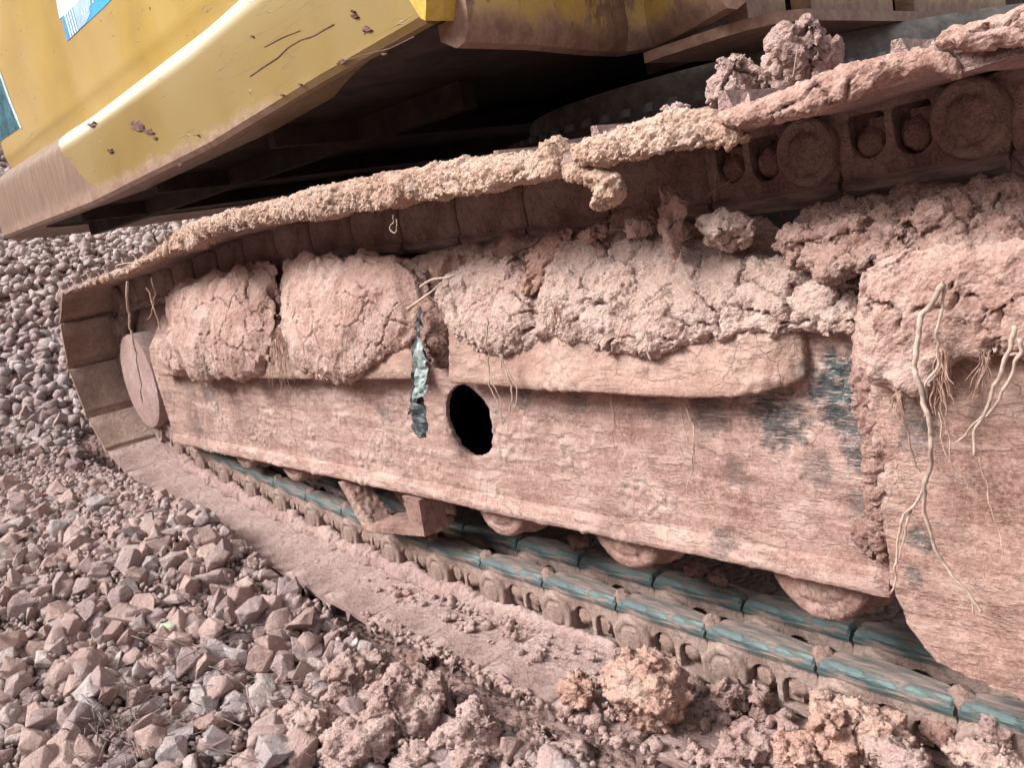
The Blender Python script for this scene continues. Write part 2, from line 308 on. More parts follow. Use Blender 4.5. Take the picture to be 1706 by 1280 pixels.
def m_stone(name, stops, rnd=True):
    t = NT(name); p = t.pos(); oi = t.n.new('ShaderNodeObjectInfo')
    r = t.math('FRACT', t.math('ADD', t.geo.outputs['Random Per Island'], oi.outputs['Random']))
    stops = [(q, dusty(c_0, .06)) for q, c_0 in stops]
    c = t.ramp(r, stops); n = t.noise(p, 45, 6, .7); n2 = t.noise(p, 220, 4, .7)
    c = t.mix(t.mr(n, .34, .62, .0, .6), c, (.42, .31, .285)); c = t.mix(t.mr(n2, .5, .68, 0, .5), c, (.20, .13, .12)); c = t.mix(t.mr(t.noise(p, 100, 4, .7), .54, .68, 0, .5), c, (.56, .48, .45))
    t.bump(t.math('ADD', n, t.math('MULTIPLY', n2, .4)), .9, .010)
    return t.fin(c, .9, spec=.25)
M_STONE = m_stone('mixed_crushed_stone', [(0, (.24, .165, .16)), (.3, (.36, .24, .215)), (.55, (.42, .30, .275)), (.75, (.31, .25, .26)), (.92, (.40, .34, .33)), (1, (.50, .44, .42))])
M_ST = {'pink': m_stone('pink_crushed_stone', [(0, (.33, .205, .185)), (.5, (.40, .265, .235)), (1, (.46, .33, .29))]),
        'mauve': m_stone('mauve_crushed_stone', [(0, (.27, .195, .20)), (.5, (.34, .25, .25)), (1, (.40, .31, .30))]),
        'grey': m_stone('grey_crushed_stone', [(0, (.30, .275, .285)), (.6, (.40, .375, .385)), (1, (.50, .475, .475))]),
        'pale': m_stone('pale_crushed_stone', [(0, (.48, .40, .36)), (.6, (.55, .49, .46)), (1, (.62, .57, .55))]),
        'far': m_stone('bluish_grey_far_stone', [(0, (.28, .20, .195)), (.3, (.37, .275, .26)), (.55, (.42, .335, .325)), (.8, (.44, .39, .395)), (1, (.56, .50, .50))])}
def m_ground():
    t = NT('stony_soil'); p = t.obj(); n = t.noise(p, 5, 6, .65); g = t.noise(p, 90, 5, .7); v = t.vor(t.warp(p, 40, .02), 55, 'SMOOTH_F1', .3)
    c = t.ramp(t.math('ADD', t.math('MULTIPLY', n, .5), t.math('MULTIPLY', g, .5)), [(.35, (.20, .12, .105)), (.5, (.31, .20, .18)), (.68, (.39, .28, .255))])
    t.bump(t.math('ADD', t.math('SUBTRACT', .8, v), t.math('MULTIPLY', g, .5)), 1., .015); return t.fin(c, .95, spec=.15)
M_GROUND = m_ground()

# ================================================================== GROUND
HX = [-14, -7, -4.4, -3.2, -2.5, -2.05, -1.75, -1.2, -.85, -.5, -.1, .3, 4]
HZ = [5.2, 2.5, 1.25, .74, .42, .27, .19, .185, .135, .075, .005, -.05, -.05]
def hgt(x, y):
    x = np.asarray(x, float); y = np.asarray(y, float)
    h = np.interp(x, HX, HZ) + .10*sm(-.45, -1.3, y)*sm(-2.2, -.6, x)*0
    h = h + fbm(np.stack([x*1.6, y*1.6, x*0+3], -1), 3)*.03
    h = h + np.interp(-y, [0, 2.2, 5, 12, 60], [0, 0, 2.8, 5.5, 8])       # unseen bank added behind the viewer to block low sky light
    under = sm(-.20, -.13, y)*sm(-1.98, -1.86, x)*sm(1.0, .6, y*0)       # the strip the track lies on
    return h*(1-under) + np.minimum(h, np.where(x > -1.0, -.03, -.03+.16*sm(-1.0, -1.9, x)))*under
xs = np.concatenate([np.linspace(-60, -8, 24)[:-1], np.linspace(-8, -3, 60)[:-1], np.linspace(-3, 2.2, 200)[:-1], np.linspace(2.2, 60, 20)])
ys = np.concatenate([np.linspace(-60, -2.5, 16)[:-1], np.linspace(-2.5, 1, 150)[:-1], np.linspace(1, 60, 50)])
GX, GY = np.meshgrid(xs, ys, indexing='ij'); GZ = hgt(GX, GY)
nx, ny = GX.shape
vv = np.stack([GX, GY, GZ], -1).reshape(-1, 3)
ff = [(i*ny+j, (i+1)*ny+j, (i+1)*ny+j+1, i*ny+j+1) for i in range(nx-1) for j in range(ny-1)]
tag(link('ground', mesh('ground', vv, ff, True), M_GROUND), 'stony reddish soil under the gravel and the crawler track', kind='structure')

# ================================================================== EXCAVATOR
EX = bpy.data.objects.new('excavator', None); COL.objects.link(EX); EX.location = (0, 0, 0)
tag(EX, 'mud caked yellow excavator seen close up at its crawler track', 'excavator')
def part(name, me, mat, parent=EX, label=None):
    o = link(name, me, mat, parent)
    if label: o['label'] = label
    return o
YF = -.05
# ---- track frame: side plate with the round hole
def px_poly(pts, Y): return [tuple(at_y(x, y, Y)[[0, 2]]) for x, y in pts]
outer = px_poly([(252, 612), (291, 737), (550, 791), (870, 861), (1200, 929), (1490, 992)], YF)
outer = outer + [(1.14, .66), (-1.36, .60)]
hc = at_y(780, 703, YF)[[0, 2]]; hr = .067
bm = bmesh.new()
ov = [bm.verts.new((a, YF, b)) for a, b in outer]; oe = [bm.edges.new((ov[i], ov[(i+1) % len(ov)])) for i in range(len(ov))]
hv = []
for k in range(72):
    a = 2*math.pi*k/72; r_ = hr*(1+.012*math.sin(5*a)+.008*random.uniform(-1, 1)); hv.append(bm.verts.new((hc[0]+r_*math.cos(a), YF, hc[1]+r_*math.sin(a))))
he = [bm.edges.new((hv[i], hv[(i+1) % 72])) for i in range(72)]
bmesh.ops.triangle_fill(bm, edges=oe+he, use_beauty=True)
ex = bmesh.ops.extrude_face_region(bm, geom=bm.faces[:])
for v in [g for g in ex['geom'] if isinstance(g, bmesh.types.BMVert)]: v.co.y += .014
FR = part('track_frame', voxelled(bm_mesh('track_frame', bm), .004, 'track_frame'), M_FRAME, label='muddy frame side plate with a round hole')
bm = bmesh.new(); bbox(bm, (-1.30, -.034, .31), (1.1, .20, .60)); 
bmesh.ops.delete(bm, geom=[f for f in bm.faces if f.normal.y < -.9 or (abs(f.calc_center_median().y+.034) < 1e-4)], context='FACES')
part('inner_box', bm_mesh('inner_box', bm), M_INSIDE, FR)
bm = bmesh.new()   # bottom flange lip
fl = [at_y(x, y, YF) for x, y in [(293, 737), (430, 766), (550, 791), (700, 824), (870, 861), (1030, 894), (1200, 929), (1330, 957), (1492, 992)]]
rows = []
for q in fl: rows.append([bm.verts.new((q[0], yy, q[2]+zz)) for yy, zz in ((-.050, .034), (-.058, .026), (-.064, .006), (-.060, -.004), (.02, -.006), (.02, .03))])
for A, B in zip(rows, rows[1:]):
    for i in range(6): bm.faces.new((A[i], B[i], B[(i+1) % 6], A[(i+1) % 6]))
bm.faces.new(rows[0]); bm.faces.new(rows[-1][::-1])
part('bottom_flange', voxelled(bm_mesh('bottom_flange', bm, True), .004, 'bottom_flange'), M_FRAME, FR)
bm = bmesh.new()   # bottom closing plate and sloping top plates
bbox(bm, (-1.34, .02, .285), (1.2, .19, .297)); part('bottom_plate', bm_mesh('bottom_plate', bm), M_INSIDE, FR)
bm = bmesh.new(); bprism(bm, [(-.049, .60), (.02, .70), (.13, .70), (.20, .60)], -1.36, 1.2, 'x'); part('top_plate', bm_mesh('top_plate', bm), M_FRAME, FR)
def ledge(name, pts, rise=.092, back=.13, end_fade=True):
    bm = bmesh.new(); rows = []
    for i, (x, y, Y) in enumerate(pts):
        q = at_y(x, y, Y); z = q[2]; k = (-.05-Y)/.05
        rows.append([bm.verts.new((q[0], yy, zz)) for yy, zz in ((-.0515, z+.006), (Y+.004, z-.001), (Y, z+.004), (Y-.001, z+.012), (Y*.55+.55*-.06+.006, z+rise), (-.03, z+rise+.03), (.06, z+back), (.06, z+.02))])
    for A, B in zip(rows, rows[1:]):
        for i in range(8): bm.faces.new((A[i], B[i], B[(i+1) % 8], A[(i+1) % 8]))
    bm.faces.new(rows[0]); bm.faces.new(rows[-1][::-1])
    return part(name, voxelled(bm_mesh(name, bm, True), .004, name), M_LEDGE, FR)
ledge('ledge', [(748, 641, -.1), (800, 644, -.1), (850, 648, -.1), (950, 655, -.1), (1050, 662, -.1), (1150, 667, -.1), (1210, 665, -.097), (1270, 655, -.088), (1310, 644, -.076), (1345, 631, -.060)])
ledge('ledge', [(262, 627, -.09), (350, 631, -.095), (440, 632, -.095), (560, 634, -.095), (690, 634, -.09)])
# ---- frame leg plate at the right
lp = px_poly([(1436, 560), (1447, 700), (1462, 860), (1478, 975), (1512, 1052), (1556, 1110), (1620, 1140), (1706, 1164)], -.1) + [(1.45, .215), (1.75, .20), (1.75, .63), (1.14, .63)]
bm = bmesh.new(); bprism(bm, lp, -.1, .03)
bmesh.ops.triangulate(bm, faces=[f for f in bm.faces if len(f.verts) > 4])
bmesh.ops.recalc_face_normals(bm, faces=bm.faces)
me = bm_mesh('leg_plate', bm)
tmp = link('tmp', me); md = tmp.modifiers.new('b', 'BEVEL'); md.width = .022; md.segments = 4; md.limit_method = 'ANGLE'; md.angle_limit = R(50)
me2 = evaluated(tmp, 'leg_plate'); bpy.data.objects.remove(tmp); me2 = voxelled(me2, .004, 'leg_plate')
part('leg_plate', me2, M_LEG, EX, 'mud streaked leg plate at the right')

# ---- chain link
L = .19
def make_link():
    bm = bmesh.new()
    body = [(-.004, .0), (.19, .0), (.194, .03), (.194, .062), (.187, .088), (.003, .088), (-.004, .062)]
    bprism(bm, body, .004, .044)
    bodyme = bm_mesh('link_plate', bm, False, .004, 2)
    tmp = link('tmp', bodyme)
    def arch(cx, w, z0, z1):
        pr = [(cx-w/2, z0), (cx+w/2, z0)] + [(cx+w/2*math.cos(a), z1-w/2+w/2*math.sin(a)) for a in np.linspace(0, math.pi, 9)]
        b2 = bmesh.new(); bprism(b2, pr, -.02, .030); return link('tmpc', bm_mesh('c', b2))
    cs = [arch(.099, .042, .012, .064), arch(.152, .042, .012, .060)]
    for c in cs: md = tmp.modifiers.new('b', 'BOOLEAN'); md.operation = 'DIFFERENCE'; md.object = c; md.solver = 'EXACT'
    me = evaluated(tmp, 'link_plate')
    for c in cs+[tmp]: bpy.data.objects.remove(c)
    # pin boss joined on
    b3 = bmesh.new(); b3.from_mesh(me)
    bcyl(b3, (.036, .040), 0, 0, 0, 36, 'y', [(.043, .030), (.043, -.003), (.039, -.009), (.028, -.008), (.0262, -.004), (.0236, -.004), (.0222, -.009), (.016, -.0105), (.006, -.011)])
    return voxelled(bm_mesh('link_plate', b3, True), .0024, 'link_plate')
def make_plain_link():
    bm = bmesh.new(); bprism(bm, [(-.002, .0), (.188, .0), (.188, .082), (.180, .090), (.008, .090), (-.002, .082)], .004, .044); bcyl(bm, (.036, .040), 0, 0, 0, 36, 'y', [(.040, .030), (.040, .002), (.034, -.002), (.010, -.003)]); return voxelled(bm_mesh('link_plate', bm), .003, 'link_plate')
LINKP = make_plain_link(); LINKP.materials.append(M_LINK)
LINK = make_link(); LINK.materials.clear(); LINK.materials.append(M_LINK)
bm = bmesh.new()
rows = []
for xx, dz, wd, ch in ((.003, -.010, .030, .006), (.007, -.003, .034, .008), (.020, .0, .040, .009), (.075, .0008, .046, .009), (.120, .0, .044, .010), (.165, -.001, .038, .009), (.183, -.0025, .033, .010), (.187, -.011, .028, .006)):
    rows.append([bm.verts.new((xx, a, b)) for a, b in ((.004, .080), (.0015, .087), (.002, .1045-ch+dz), (.002+ch, .1045+dz), (wd-.003, .105+dz), (wd, .100+dz), (wd, .080))])
for A, B in zip(rows, rows[1:]):
    for k in range(7): bm.faces.new((A[k], B[k], B[(k+1) % 7], A[(k+1) % 7]))
bm.faces.new(rows[0]); bm.faces.new(rows[-1][::-1])
RAIL = bm_mesh('rail', bm, False, .0015, 1); RAIL.materials.append(M_RAIL); RAILM = RAIL.copy(); RAILM.materials.clear(); RAILM.materials.append(M_RAILM)
bm = bmesh.new(); bprism(bm, [(-.006, .0165), (-.006, .034), (.006, .040), (.02, .036), (.02, .0165)], .010, .026); NUT = bm_mesh('nut', bm, False, .002, 1); NUT.materials.append(M_LINK)
def pocket_mud(seed):
    bm = bmesh.new(); bmesh.ops.create_icosphere(bm, subdivisions=3, radius=1)
    for v in bm.verts:
        n = mnoise.noise(v.co*2.3+Vector((seed*3.1, 0, 0)))*.35+mnoise.noise(v.co*6+Vector((0, seed, 0)))*.2
        v.co = Vector((v.co.x*.0195, .021+v.co.y*.015, .044+v.co.z*.021))*1 + Vector((v.co.x*n*.012, v.co.y*n*.01, v.co.z*n*.012))
    return bm_mesh('packed_mud', bm, True)
PM = [pocket_mud(k) for k in range(4)]
for q in PM: q.materials.append(M_FILM)
def make_shoe(mat, gap=.160):
    bm = bmesh.new()
    # section (x,z): plate + three grousers on the outer side (z<0), lips at both ends
    sec = [(-.004, -.010), (.0, -.001), (.006, .0), (gap, .0), (gap+.005, -.002), (gap+.008, -.006), (.212, -.013), (.214, -.018), (.190, -.022), (.186, -.034), (.178, -.034), (.174, -.016), (.108, -.015), (.104, -.032), (.096, -.032), (.092, -.015), (.028, -.015), (.022, -.034), (.014, -.034), (.008, -.016), (-.002, -.016)]
    ny_ = 9; yy = np.linspace(-.175, .315, ny_); rows = []
    for k, y in enumerate(yy):
        rows.append([bm.verts.new((a+random.uniform(-1, 1)*.0012, y+(random.uniform(-.004, .004) if k in (0, ny_-1) else 0), b+random.uniform(-1, 1)*.0012)) for a, b in sec])
    n = len(sec)
    for A, B in zip(rows, rows[1:]):
        for i in range(n): bm.faces.new((A[i], B[i], B[(i+1) % n], A[(i+1) % n]))
    bm.faces.new(rows[0]); bm.faces.new(rows[-1][::-1])
    me = bm_mesh('track_shoe', bm, False, .0015, 1); me.materials.append(mat); return me
SHOE = make_shoe(M_SHOE); SHOEW = make_shoe(M_SHOEW); SHOEF = make_shoe(M_SHOE, .174)
# seams of the track loop (x, z of the inner shoe face), from the right end of the lower run round the wheel to the upper run
lower = [(k*L, float(np.interp(k*L, [-.95, -.76, -.57, -.38, -.19, 0, .19], [.116, .100, .085, .071, .057, .048, .045]))) for k in range(9, -5, -1)]
wrap = [(-.95, .116), (-1.14, .136), (-1.325, .162), (-1.505, .200), (-1.675, .256), (-1.815, .37), (-1.89, .55), (-1.835, .715), (-1.69, .826)]
top_x = np.linspace(-1.69, 1.24, 17)[1:]
upper = [(x, float(np.interp(x, [-1.69, -1.4, -1.1, -.9, -.6, -.3, -.1, .2, .8, 1.1, 1.3], [.826, .842, .852, .866, .888, .896, .897, .886, .876, .878, .884]))) for x in top_x] + [(1.43, .888), (1.62, .888)]
path = lower+wrap+upper
nl = len(lower)
for i in range(len(path)-1):
    (x0, z0), (x1, z1) = path[i], path[i+1]; d = math.hypot(x1-x0, z1-z0); a = math.atan2(z1-z0, x1-x0)
    # local +x must run so that local +z points inwards: the loop is walked clockwise seen from -y, reverse it
    ang = math.atan2(z0-z1, x0-x1); is_top = i >= nl+len(wrap)-1; is_wrap = nl-1 <= i < nl+len(wrap)-1
    rotm = Matrix.Rotation(-ang, 4, 'Y'); base = Matrix.Translation((x1, 0, z1))@rotm@Matrix.Diagonal((d/L, 1, 1, 1))
    tilt = Matrix.Rotation(R(2.2 if not is_top else -2.5), 4, 'Y')
    sh = link('track_shoe', SHOEW if is_wrap and i > nl+3 else SHOEF if not is_top else SHOE, None, EX); sh.matrix_world = base@Matrix.Translation((0, 0, -.001))@tilt
    if is_wrap and i >= nl+4: pass
    for far in (0, 1):
        off = Matrix.Translation((0, .10*far, 0))
        plain = is_top and x0 < .75
        lk = link('track_link', LINKP if plain else LINK, None, EX); lk.matrix_world = base@off
        ra = link('rail', RAILM if is_top or (is_wrap and i > nl+1) else RAIL, None, lk)
        if not far and not plain:
            for j, cx in enumerate((.099, .152)):
                if j == 0: nm_ = link('packed_mud', PM[(i+1) % 4], None, lk); nm_.location = (.0, .004, .048)
                pm_ = link('packed_mud', PM[(i+2*j) % 4], None, lk); pm_.location = (cx, -.004 if x0 < .3 and not is_top else 0, 0)
                if x0 < .45 and not is_top: pm_.scale = (1.12, 1, 1.08)
                if (i+j) % 3: nu = link('nut', NUT, None, lk); nu.location = (cx-.018+.004*((i+j) % 2), .004, 0)
    bmp = None
# pins between the two link rows
# ---- lower rollers
def roller_mesh():
    bm = bmesh.new()
    bcyl(bm, (0, 0), 0, 0, 0, 48, 'y', [(.030, -.038), (.046, -.038), (.048, -.034), (.052, -.034), (.054, -.038), (.068, -.036), (.074, -.030), (.075, -.012), (.068, -.008), (.066, .010), (.084, .016), (.086, .042), (.07, .05), (.07, .085), (.084, .09), (.084, .115)])
    return voxelled(bm_mesh('roller', bm, True), .003, 'roller')
ROL = roller_mesh(); ROL.materials.append(M_ROLL)
for x, y in ((415, 772), (497, 792), (845, 872), (1055, 930), (1375, 1000)):
    q = at_y(x, y, -.02); r_ = link('roller', ROL, None, EX); r_.location = (q[0], .0, .310); r_.rotation_euler = (0, random.uniform(0, 6), 0)
# ---- track guard under the frame
g0 = at_y(560, 800, -.06); g1 = at_y(702, 828, -.06); gx0, gx1 = g0[0], g1[0]
bm = bmesh.new()
bprism(bm, [(gx0, .287), (gx0+.032, .287), (gx0+.125, .190), (gx0+.09, .174)], -.062, .0)
bprism(bm, [(gx1-.070, .292), (gx1-.004, .292), (gx1-.010, .205), (gx1-.055, .203)], -.066, .0)
bprism(bm, [(gx0+.02, .282), (gx1-.05, .288), (gx1-.05, .205), (gx0+.10, .185)], .045, .055)
bprism(bm, [(gx0+.085, .192), (gx0+.092, .173), (gx1-.03, .203), (gx1-.03, .224)], -.064, .03)
GD = part('track_guard', voxelled(bm_mesh('track_guard', bm, False, .004, 1), .003, 'track_guard'), M_ROLL)
# ---- drive wheel and hub cap
wc = (-1.50, .505)
bm = bmesh.new(); bcyl(bm, wc, 0, 0, 0, 64, 'y', [(.29, .045), (.30, .05), (.30, .095), (.29, .10)]); DW = part('drive_wheel', bm_mesh('drive_wheel', bm, True), M_FILM)
hq = at_y(230, 637, -.03); hx, hz = hq[0], hq[2]
bm = bmesh.new(); bcyl(bm, (hx, hz), 0, 0, 0, 72, 'y', [(.172, .12), (.172, -.020), (.169, -.026), (.155, -.030), (.02, -.031)]); part('hub_cap', bm_mesh('hub_cap', bm, True), M_HUB, EX, 'round dusty hub cap at the end of the frame')

# ================================================================== upper body
UB = bpy.data.objects.new('upper_body', None); COL.objects.link(UB); UB.parent = EX
def sweep(name, pathxy, prof, mat, parent, zoff=None, cap=True, closed=True, smooth=True):
    """prof: (inward offset, z)"""
    bm = bmesh.new(); P = [Vector((x, y)) for x, y in pathxy]; rows = []
    for i, p in enumerate(P):
        t = (P[min(i+1, len(P)-1)]-P[max(i-1, 0)]).normalized(); n = Vector((t.y, -t.x))   # inward = right of travel
        dz = zoff(p.x) if zoff else 0
        rows.append([bm.verts.new((p.x+n.x*o, p.y+n.y*o, z+dz)) for o, z in prof])
    m = len(prof); rng_ = range(m if closed else m-1)
    for A, B in zip(rows, rows[1:]):
        for i in rng_: bm.faces.new((A[i], B[i], B[(i+1) % m], A[(i+1) % m]))
    if cap and closed: bm.faces.new(rows[0]); bm.faces.new(rows[-1][::-1])
    return part(name, bm_mesh(name, bm, smooth), mat, parent)
arc = [(-2.42-.42*math.sin(a), -.15+.42*(1-math.cos(a))) for a in np.linspace(0, R(75), 10)]
side = [(x, -.15) for x in np.linspace(.53, -2.42, 30)][:-1] + arc + [(-2.93, .55), (-3.02, 1.0), (-3.06, 1.6), (-3.0, 2.3)]
zo = lambda x: float(np.interp(x, [-2.6, -1.2, -.3, .2, .53], [-.005, -.025, -.012, .014, .026]))
roundp = [(.0, 1.265), (.002, 1.280), (.007, 1.293), (.016, 1.306), (.030, 1.319), (.050, 1.333), (.072, 1.347), (.084, 1.353), (.090, 1.352), (.094, 1.346)]
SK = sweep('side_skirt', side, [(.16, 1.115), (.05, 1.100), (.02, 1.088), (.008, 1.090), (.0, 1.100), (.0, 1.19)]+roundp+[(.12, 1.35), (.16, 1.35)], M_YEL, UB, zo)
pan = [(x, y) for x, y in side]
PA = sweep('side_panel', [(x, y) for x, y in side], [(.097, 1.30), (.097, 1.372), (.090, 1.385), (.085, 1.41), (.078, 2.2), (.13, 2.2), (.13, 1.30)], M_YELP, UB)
ux = [(x, y+.01) for x, y in side]
poly = [(x, y+.03) for x, y in side] + [(.40, 2.3), (.40, .45)]
bm = bmesh.new(); bprism(bm, [(a*1., b*1.) for a, b in poly], 1.118, 1.16, 'z'); bmesh.ops.triangulate(bm, faces=[f for f in bm.faces if len(f.verts) > 4])
UN = part('belly_plate', bm_mesh('belly_plate', bm), M_UNDER, UB, 'dark grimy belly plate')
bm = bmesh.new()
for xx in (-.35, -1.15, -1.95): bbox(bm, (xx, .02, 1.07), (xx+.03, 2.2, 1.117))
part('belly_rib', bm_mesh('belly_rib', bm), M_UNDER, UB)
bm = bmesh.new(); bbox(bm, (-2.7, .25, 1.06), (.1, .29, 1.117)); part('belly_rail', bm_mesh('belly_rail', bm), M_UNDER, UB)
# folded bright end strip
q = [at_y(x, y, -.153) for x, y in [(676, -14), (703, 30), (711, 34), (713, -14)]]
bm = bmesh.new(); bprism(bm, [(v[0], v[2]) for v in q], -.1555, -.06); part('end_fold', bm_mesh('end_fold', bm, False, .002, 1), simple('bright_yellow_fold', (.50, .34, .07), .45, 40, .25), UB)
def strokes(name, pts, r, mat, parent):
    P = np.array([at_y(x, y, -.151) for x, y in pts]); V = []; Fs = []
    for i, q in enumerate(P):
        rr = r*(.5+.9*random.random())
        V += [(q[0], -.1512, q[2]+rr), (q[0], -.1512, q[2]-rr), (q[0], -.1495, q[2]-rr), (q[0], -.1495, q[2]+rr)]
    for i in range(len(P)-1):
        for k in range(4): Fs.append((4*i+k, 4*i+(k+1) % 4, 4*i+4+(k+1) % 4, 4*i+4+k))
    return part(name, mesh(name, V, Fs), mat, parent)
M_SCR = simple('dark_scratch_mud', (.13, .07, .06), .9, 80, .5)
strokes('scratch', [(416, 127), (440, 110), (462, 96), (480, 78), (500, 66), (520, 60), (540, 48), (556, 40)], .0009, M_SCR, SK)
strokes('scratch', [(440, 78), (470, 62), (500, 50)], .0004, M_SCR, SK); strokes('scratch', [(560, 105), (600, 92), (650, 80), (690, 60)], .0007, M_SCR, SK)
def splat(x, y, r):
    n = 11; q = [at_y(x+r*(.5+.7*random.random())*1.5*math.cos(a), y+r*(.4+.8*random.random())*math.sin(a)+.25*r*math.cos(a), -.151) for a in np.linspace(0, 2*math.pi, n, endpoint=False)]; c = at_y(x, y, -.156)
    V = [(a[0], -.1495, a[2]) for a in q]+[(c[0]*.25+a[0]*.75, -.153-.002*random.random(), c[2]*.25+a[2]*.75) for a in q]+[(c[0], -.154, c[2])]
    Fs = [(k, (k+1) % n, n+(k+1) % n, n+k) for k in range(n)]+[(n+k, n+(k+1) % n, 2*n) for k in range(n)]
    return part('mud_splat', mesh('mud_splat', V, Fs), M_SCR, SK)
for x, y, r in ((232, 212, 11), (247, 220, 7), (222, 205, 4), (258, 230, 3), (184, 251, 5), (610, 48, 7), (590, 26, 5), (588, 18, 3), (570, 102, 5), (640, 90, 3), (500, 140, 2.5), (470, 158, 2.5), (300, 275, 3), (330, 225, 2), (150, 208, 5), (156, 204, 3), (420, 60, 2)): splat(x, y, r)
# mud caked front face
fp = [tuple(at_z(x, y, 1.075)[:2]) for x, y in [(716, 58), (800, 68), (900, 78), (1000, 88), (1050, 90), (1085, 84), (1120, 68), (1160, 45), (1200, 22)]]
fp = [p for p in fp if p[1] > -.09]; fp = [(fp[0][0]+.02, -.10)]+fp
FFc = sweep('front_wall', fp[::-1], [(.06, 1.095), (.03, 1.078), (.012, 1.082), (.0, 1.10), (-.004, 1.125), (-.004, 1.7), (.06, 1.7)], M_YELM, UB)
# deck plate round the swing bearing
dk = [(.52, .345), (.56, .338), (.69, .335), (.745, .345), (.782, .37), (.80, .42), (.80, 1.9), (.52, 1.9)]
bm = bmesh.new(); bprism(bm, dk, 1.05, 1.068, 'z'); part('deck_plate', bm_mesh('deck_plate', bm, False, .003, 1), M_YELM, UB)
bm = bmesh.new()
for (a, b) in ((.40, .52), (.60, .92), (1.0, 1.5)): bbox(bm, (.66+.02*a, a, 1.069), (.70+.02*a, b, 1.6))
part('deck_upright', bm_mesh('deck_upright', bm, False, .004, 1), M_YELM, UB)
bm = bmesh.new(); bbox(bm, (.30, .62, 1.07), (.64, 2.3, 2.3)); part('boom_mount', bm_mesh('boom_mount', bm, False, .01, 2), M_CARB, UB)
# stickers on the panel
def on_panel(x, y, z=None, out=.0):   # photo point on the side panel
    Y = -.072
    for _ in range(4):
        p = at_y(x, y, Y-out); off = np.interp(p[2], [1.385, 1.41, 2.2], [.090, .085, .078]); Y = -.15+off
    return at_y(x, y, Y-out)
def decal(name, pts, out, mat, parent):
    q = [on_panel(x, y, out=out) for x, y in pts]; n = len(q)
    v = [tuple(a) for a in q]+[(a[0], a[1]+out*.9, a[2]) for a in q]
    f = [tuple(range(n))[::-1], tuple(range(n, 2*n))]+[(i, (i+1) % n, n+(i+1) % n, n+i) for i in range(n)]
    return part(name, mesh(name, v, f), mat, parent)
ST = decal('maker_sticker', [(89, -30), (112, 68), (172, 12), (205, -22), (225, -40)], .0015, M_BLUE, PA); ST['label'] = 'blue and white sticker'
dec = [('sticker_white_field', [(89, -30), (99, 31), (128, 5), (160, -30)], M_WHITE), ('sticker_grey_field', [(121, 11), (131, 49), (143, 38), (150, 22), (147, -2), (150, -30), (143, -12)], M_SKYB)]
for nm, pts, mt in dec: decal(nm, pts, .0022, mt, PA)
for k in range(4):
    a = 107+3.6*k; decal('sticker_stripe', [(a, 24-3.3*k), (a+10.5, 62-3.4*k), (a+12.3, 60.4-3.4*k), (a+1.8, 22.3-3.3*k)], .003, M_WHITE, PA)
# worn lettering on the sticker: a row of broken strokes as it is still legible, no more
for (a, b, w_) in ((147, 2, 3), (152, -3, 3), (158, -8, 3)):
    decal('sticker_letter', [(a, b-10), (a+2, b+8), (a+2+w_*.6, b+6), (a+w_*.6, b-12)], .003, M_WHITE, PA)
for (a, b) in ((135, 20), (139, 17), (143, 14)):
    decal('sticker_letter', [(a, b-4), (a+2, b+4), (a+3.4, b+3), (a+1.4, b-5)], .003, M_WHITE, PA)
decal('scuffed_sticker', [(-40, 60), (-2, 118), (16, 168), (34, 212), (-40, 262)], .0015, M_TEALS, PA)
decal('sticker_rim', [(-2, 112), (17, 166), (36, 213), (33, 214), (14, 168), (-4, 116)], .003, M_RIM, PA)

# ---- carbody, swing bearing with bolts
CB = bpy.data.objects.new('carbody', None); COL.objects.link(CB); CB.parent = EX
bm = bmesh.new(); bprism(bm, [(-.55, .40), (.95, .40), (.95, .90), (.6, .955), (-.3, .955), (-.55, .85)], .42, 2.0); part('carbody_box', bm_mesh('carbody_box', bm, False, .01, 2), M_CARB, CB)
bc = (.28, 1.22)
bm = bmesh.new(); bcyl(bm, bc, 0, 0, 0, 96, 'z', [(.80, .955), (.80, .972), (.80, .975)]); part('bearing_flange', bm_mesh('bearing_flange', bm, True), M_CARB, CB)
bm = bmesh.new(); bcyl(bm, bc, 0, 0, 0, 96, 'z', [(.70, .974), (.70, 1.03), (.69, 1.049)]); part('swing_bearing', bm_mesh('swing_bearing', bm, True), simple('grey_teal_bearing_steel', (.20, .19, .18), .7, 40, .4), CB)
bm = bmesh.new(); bcyl(bm, (0, 0), 0, 0, 0, 6, 'z', [(.013, .0), (.013, .012), (.011, .0145)]); bcyl(bm, (0, 0), 0, 0, 0, 16, 'z', [(.018, -.004), (.018, .0)]); BOLT = bm_mesh('bolt', bm); BOLT.materials.append(M_BOLT)
for k in range(44):
    a = R(180+k*180/44+2); bo = link('bolt', BOLT, None, CB); bo.location = (bc[0]+.765*math.cos(a), bc[1]+.765*math.sin(a), .979)
# far track, seen only as a dark mass beyond
bm = bmesh.new(); bprism(bm, [(-1.7, .15), (-1.9, .5), (-1.65, .87), (1.6, .88), (1.8, .5), (1.6, .02), (-1.4, .05)], 2.05, 2.6); part('far_track', bm_mesh('far_track', bm, False, .03, 2), M_CARB, EX)

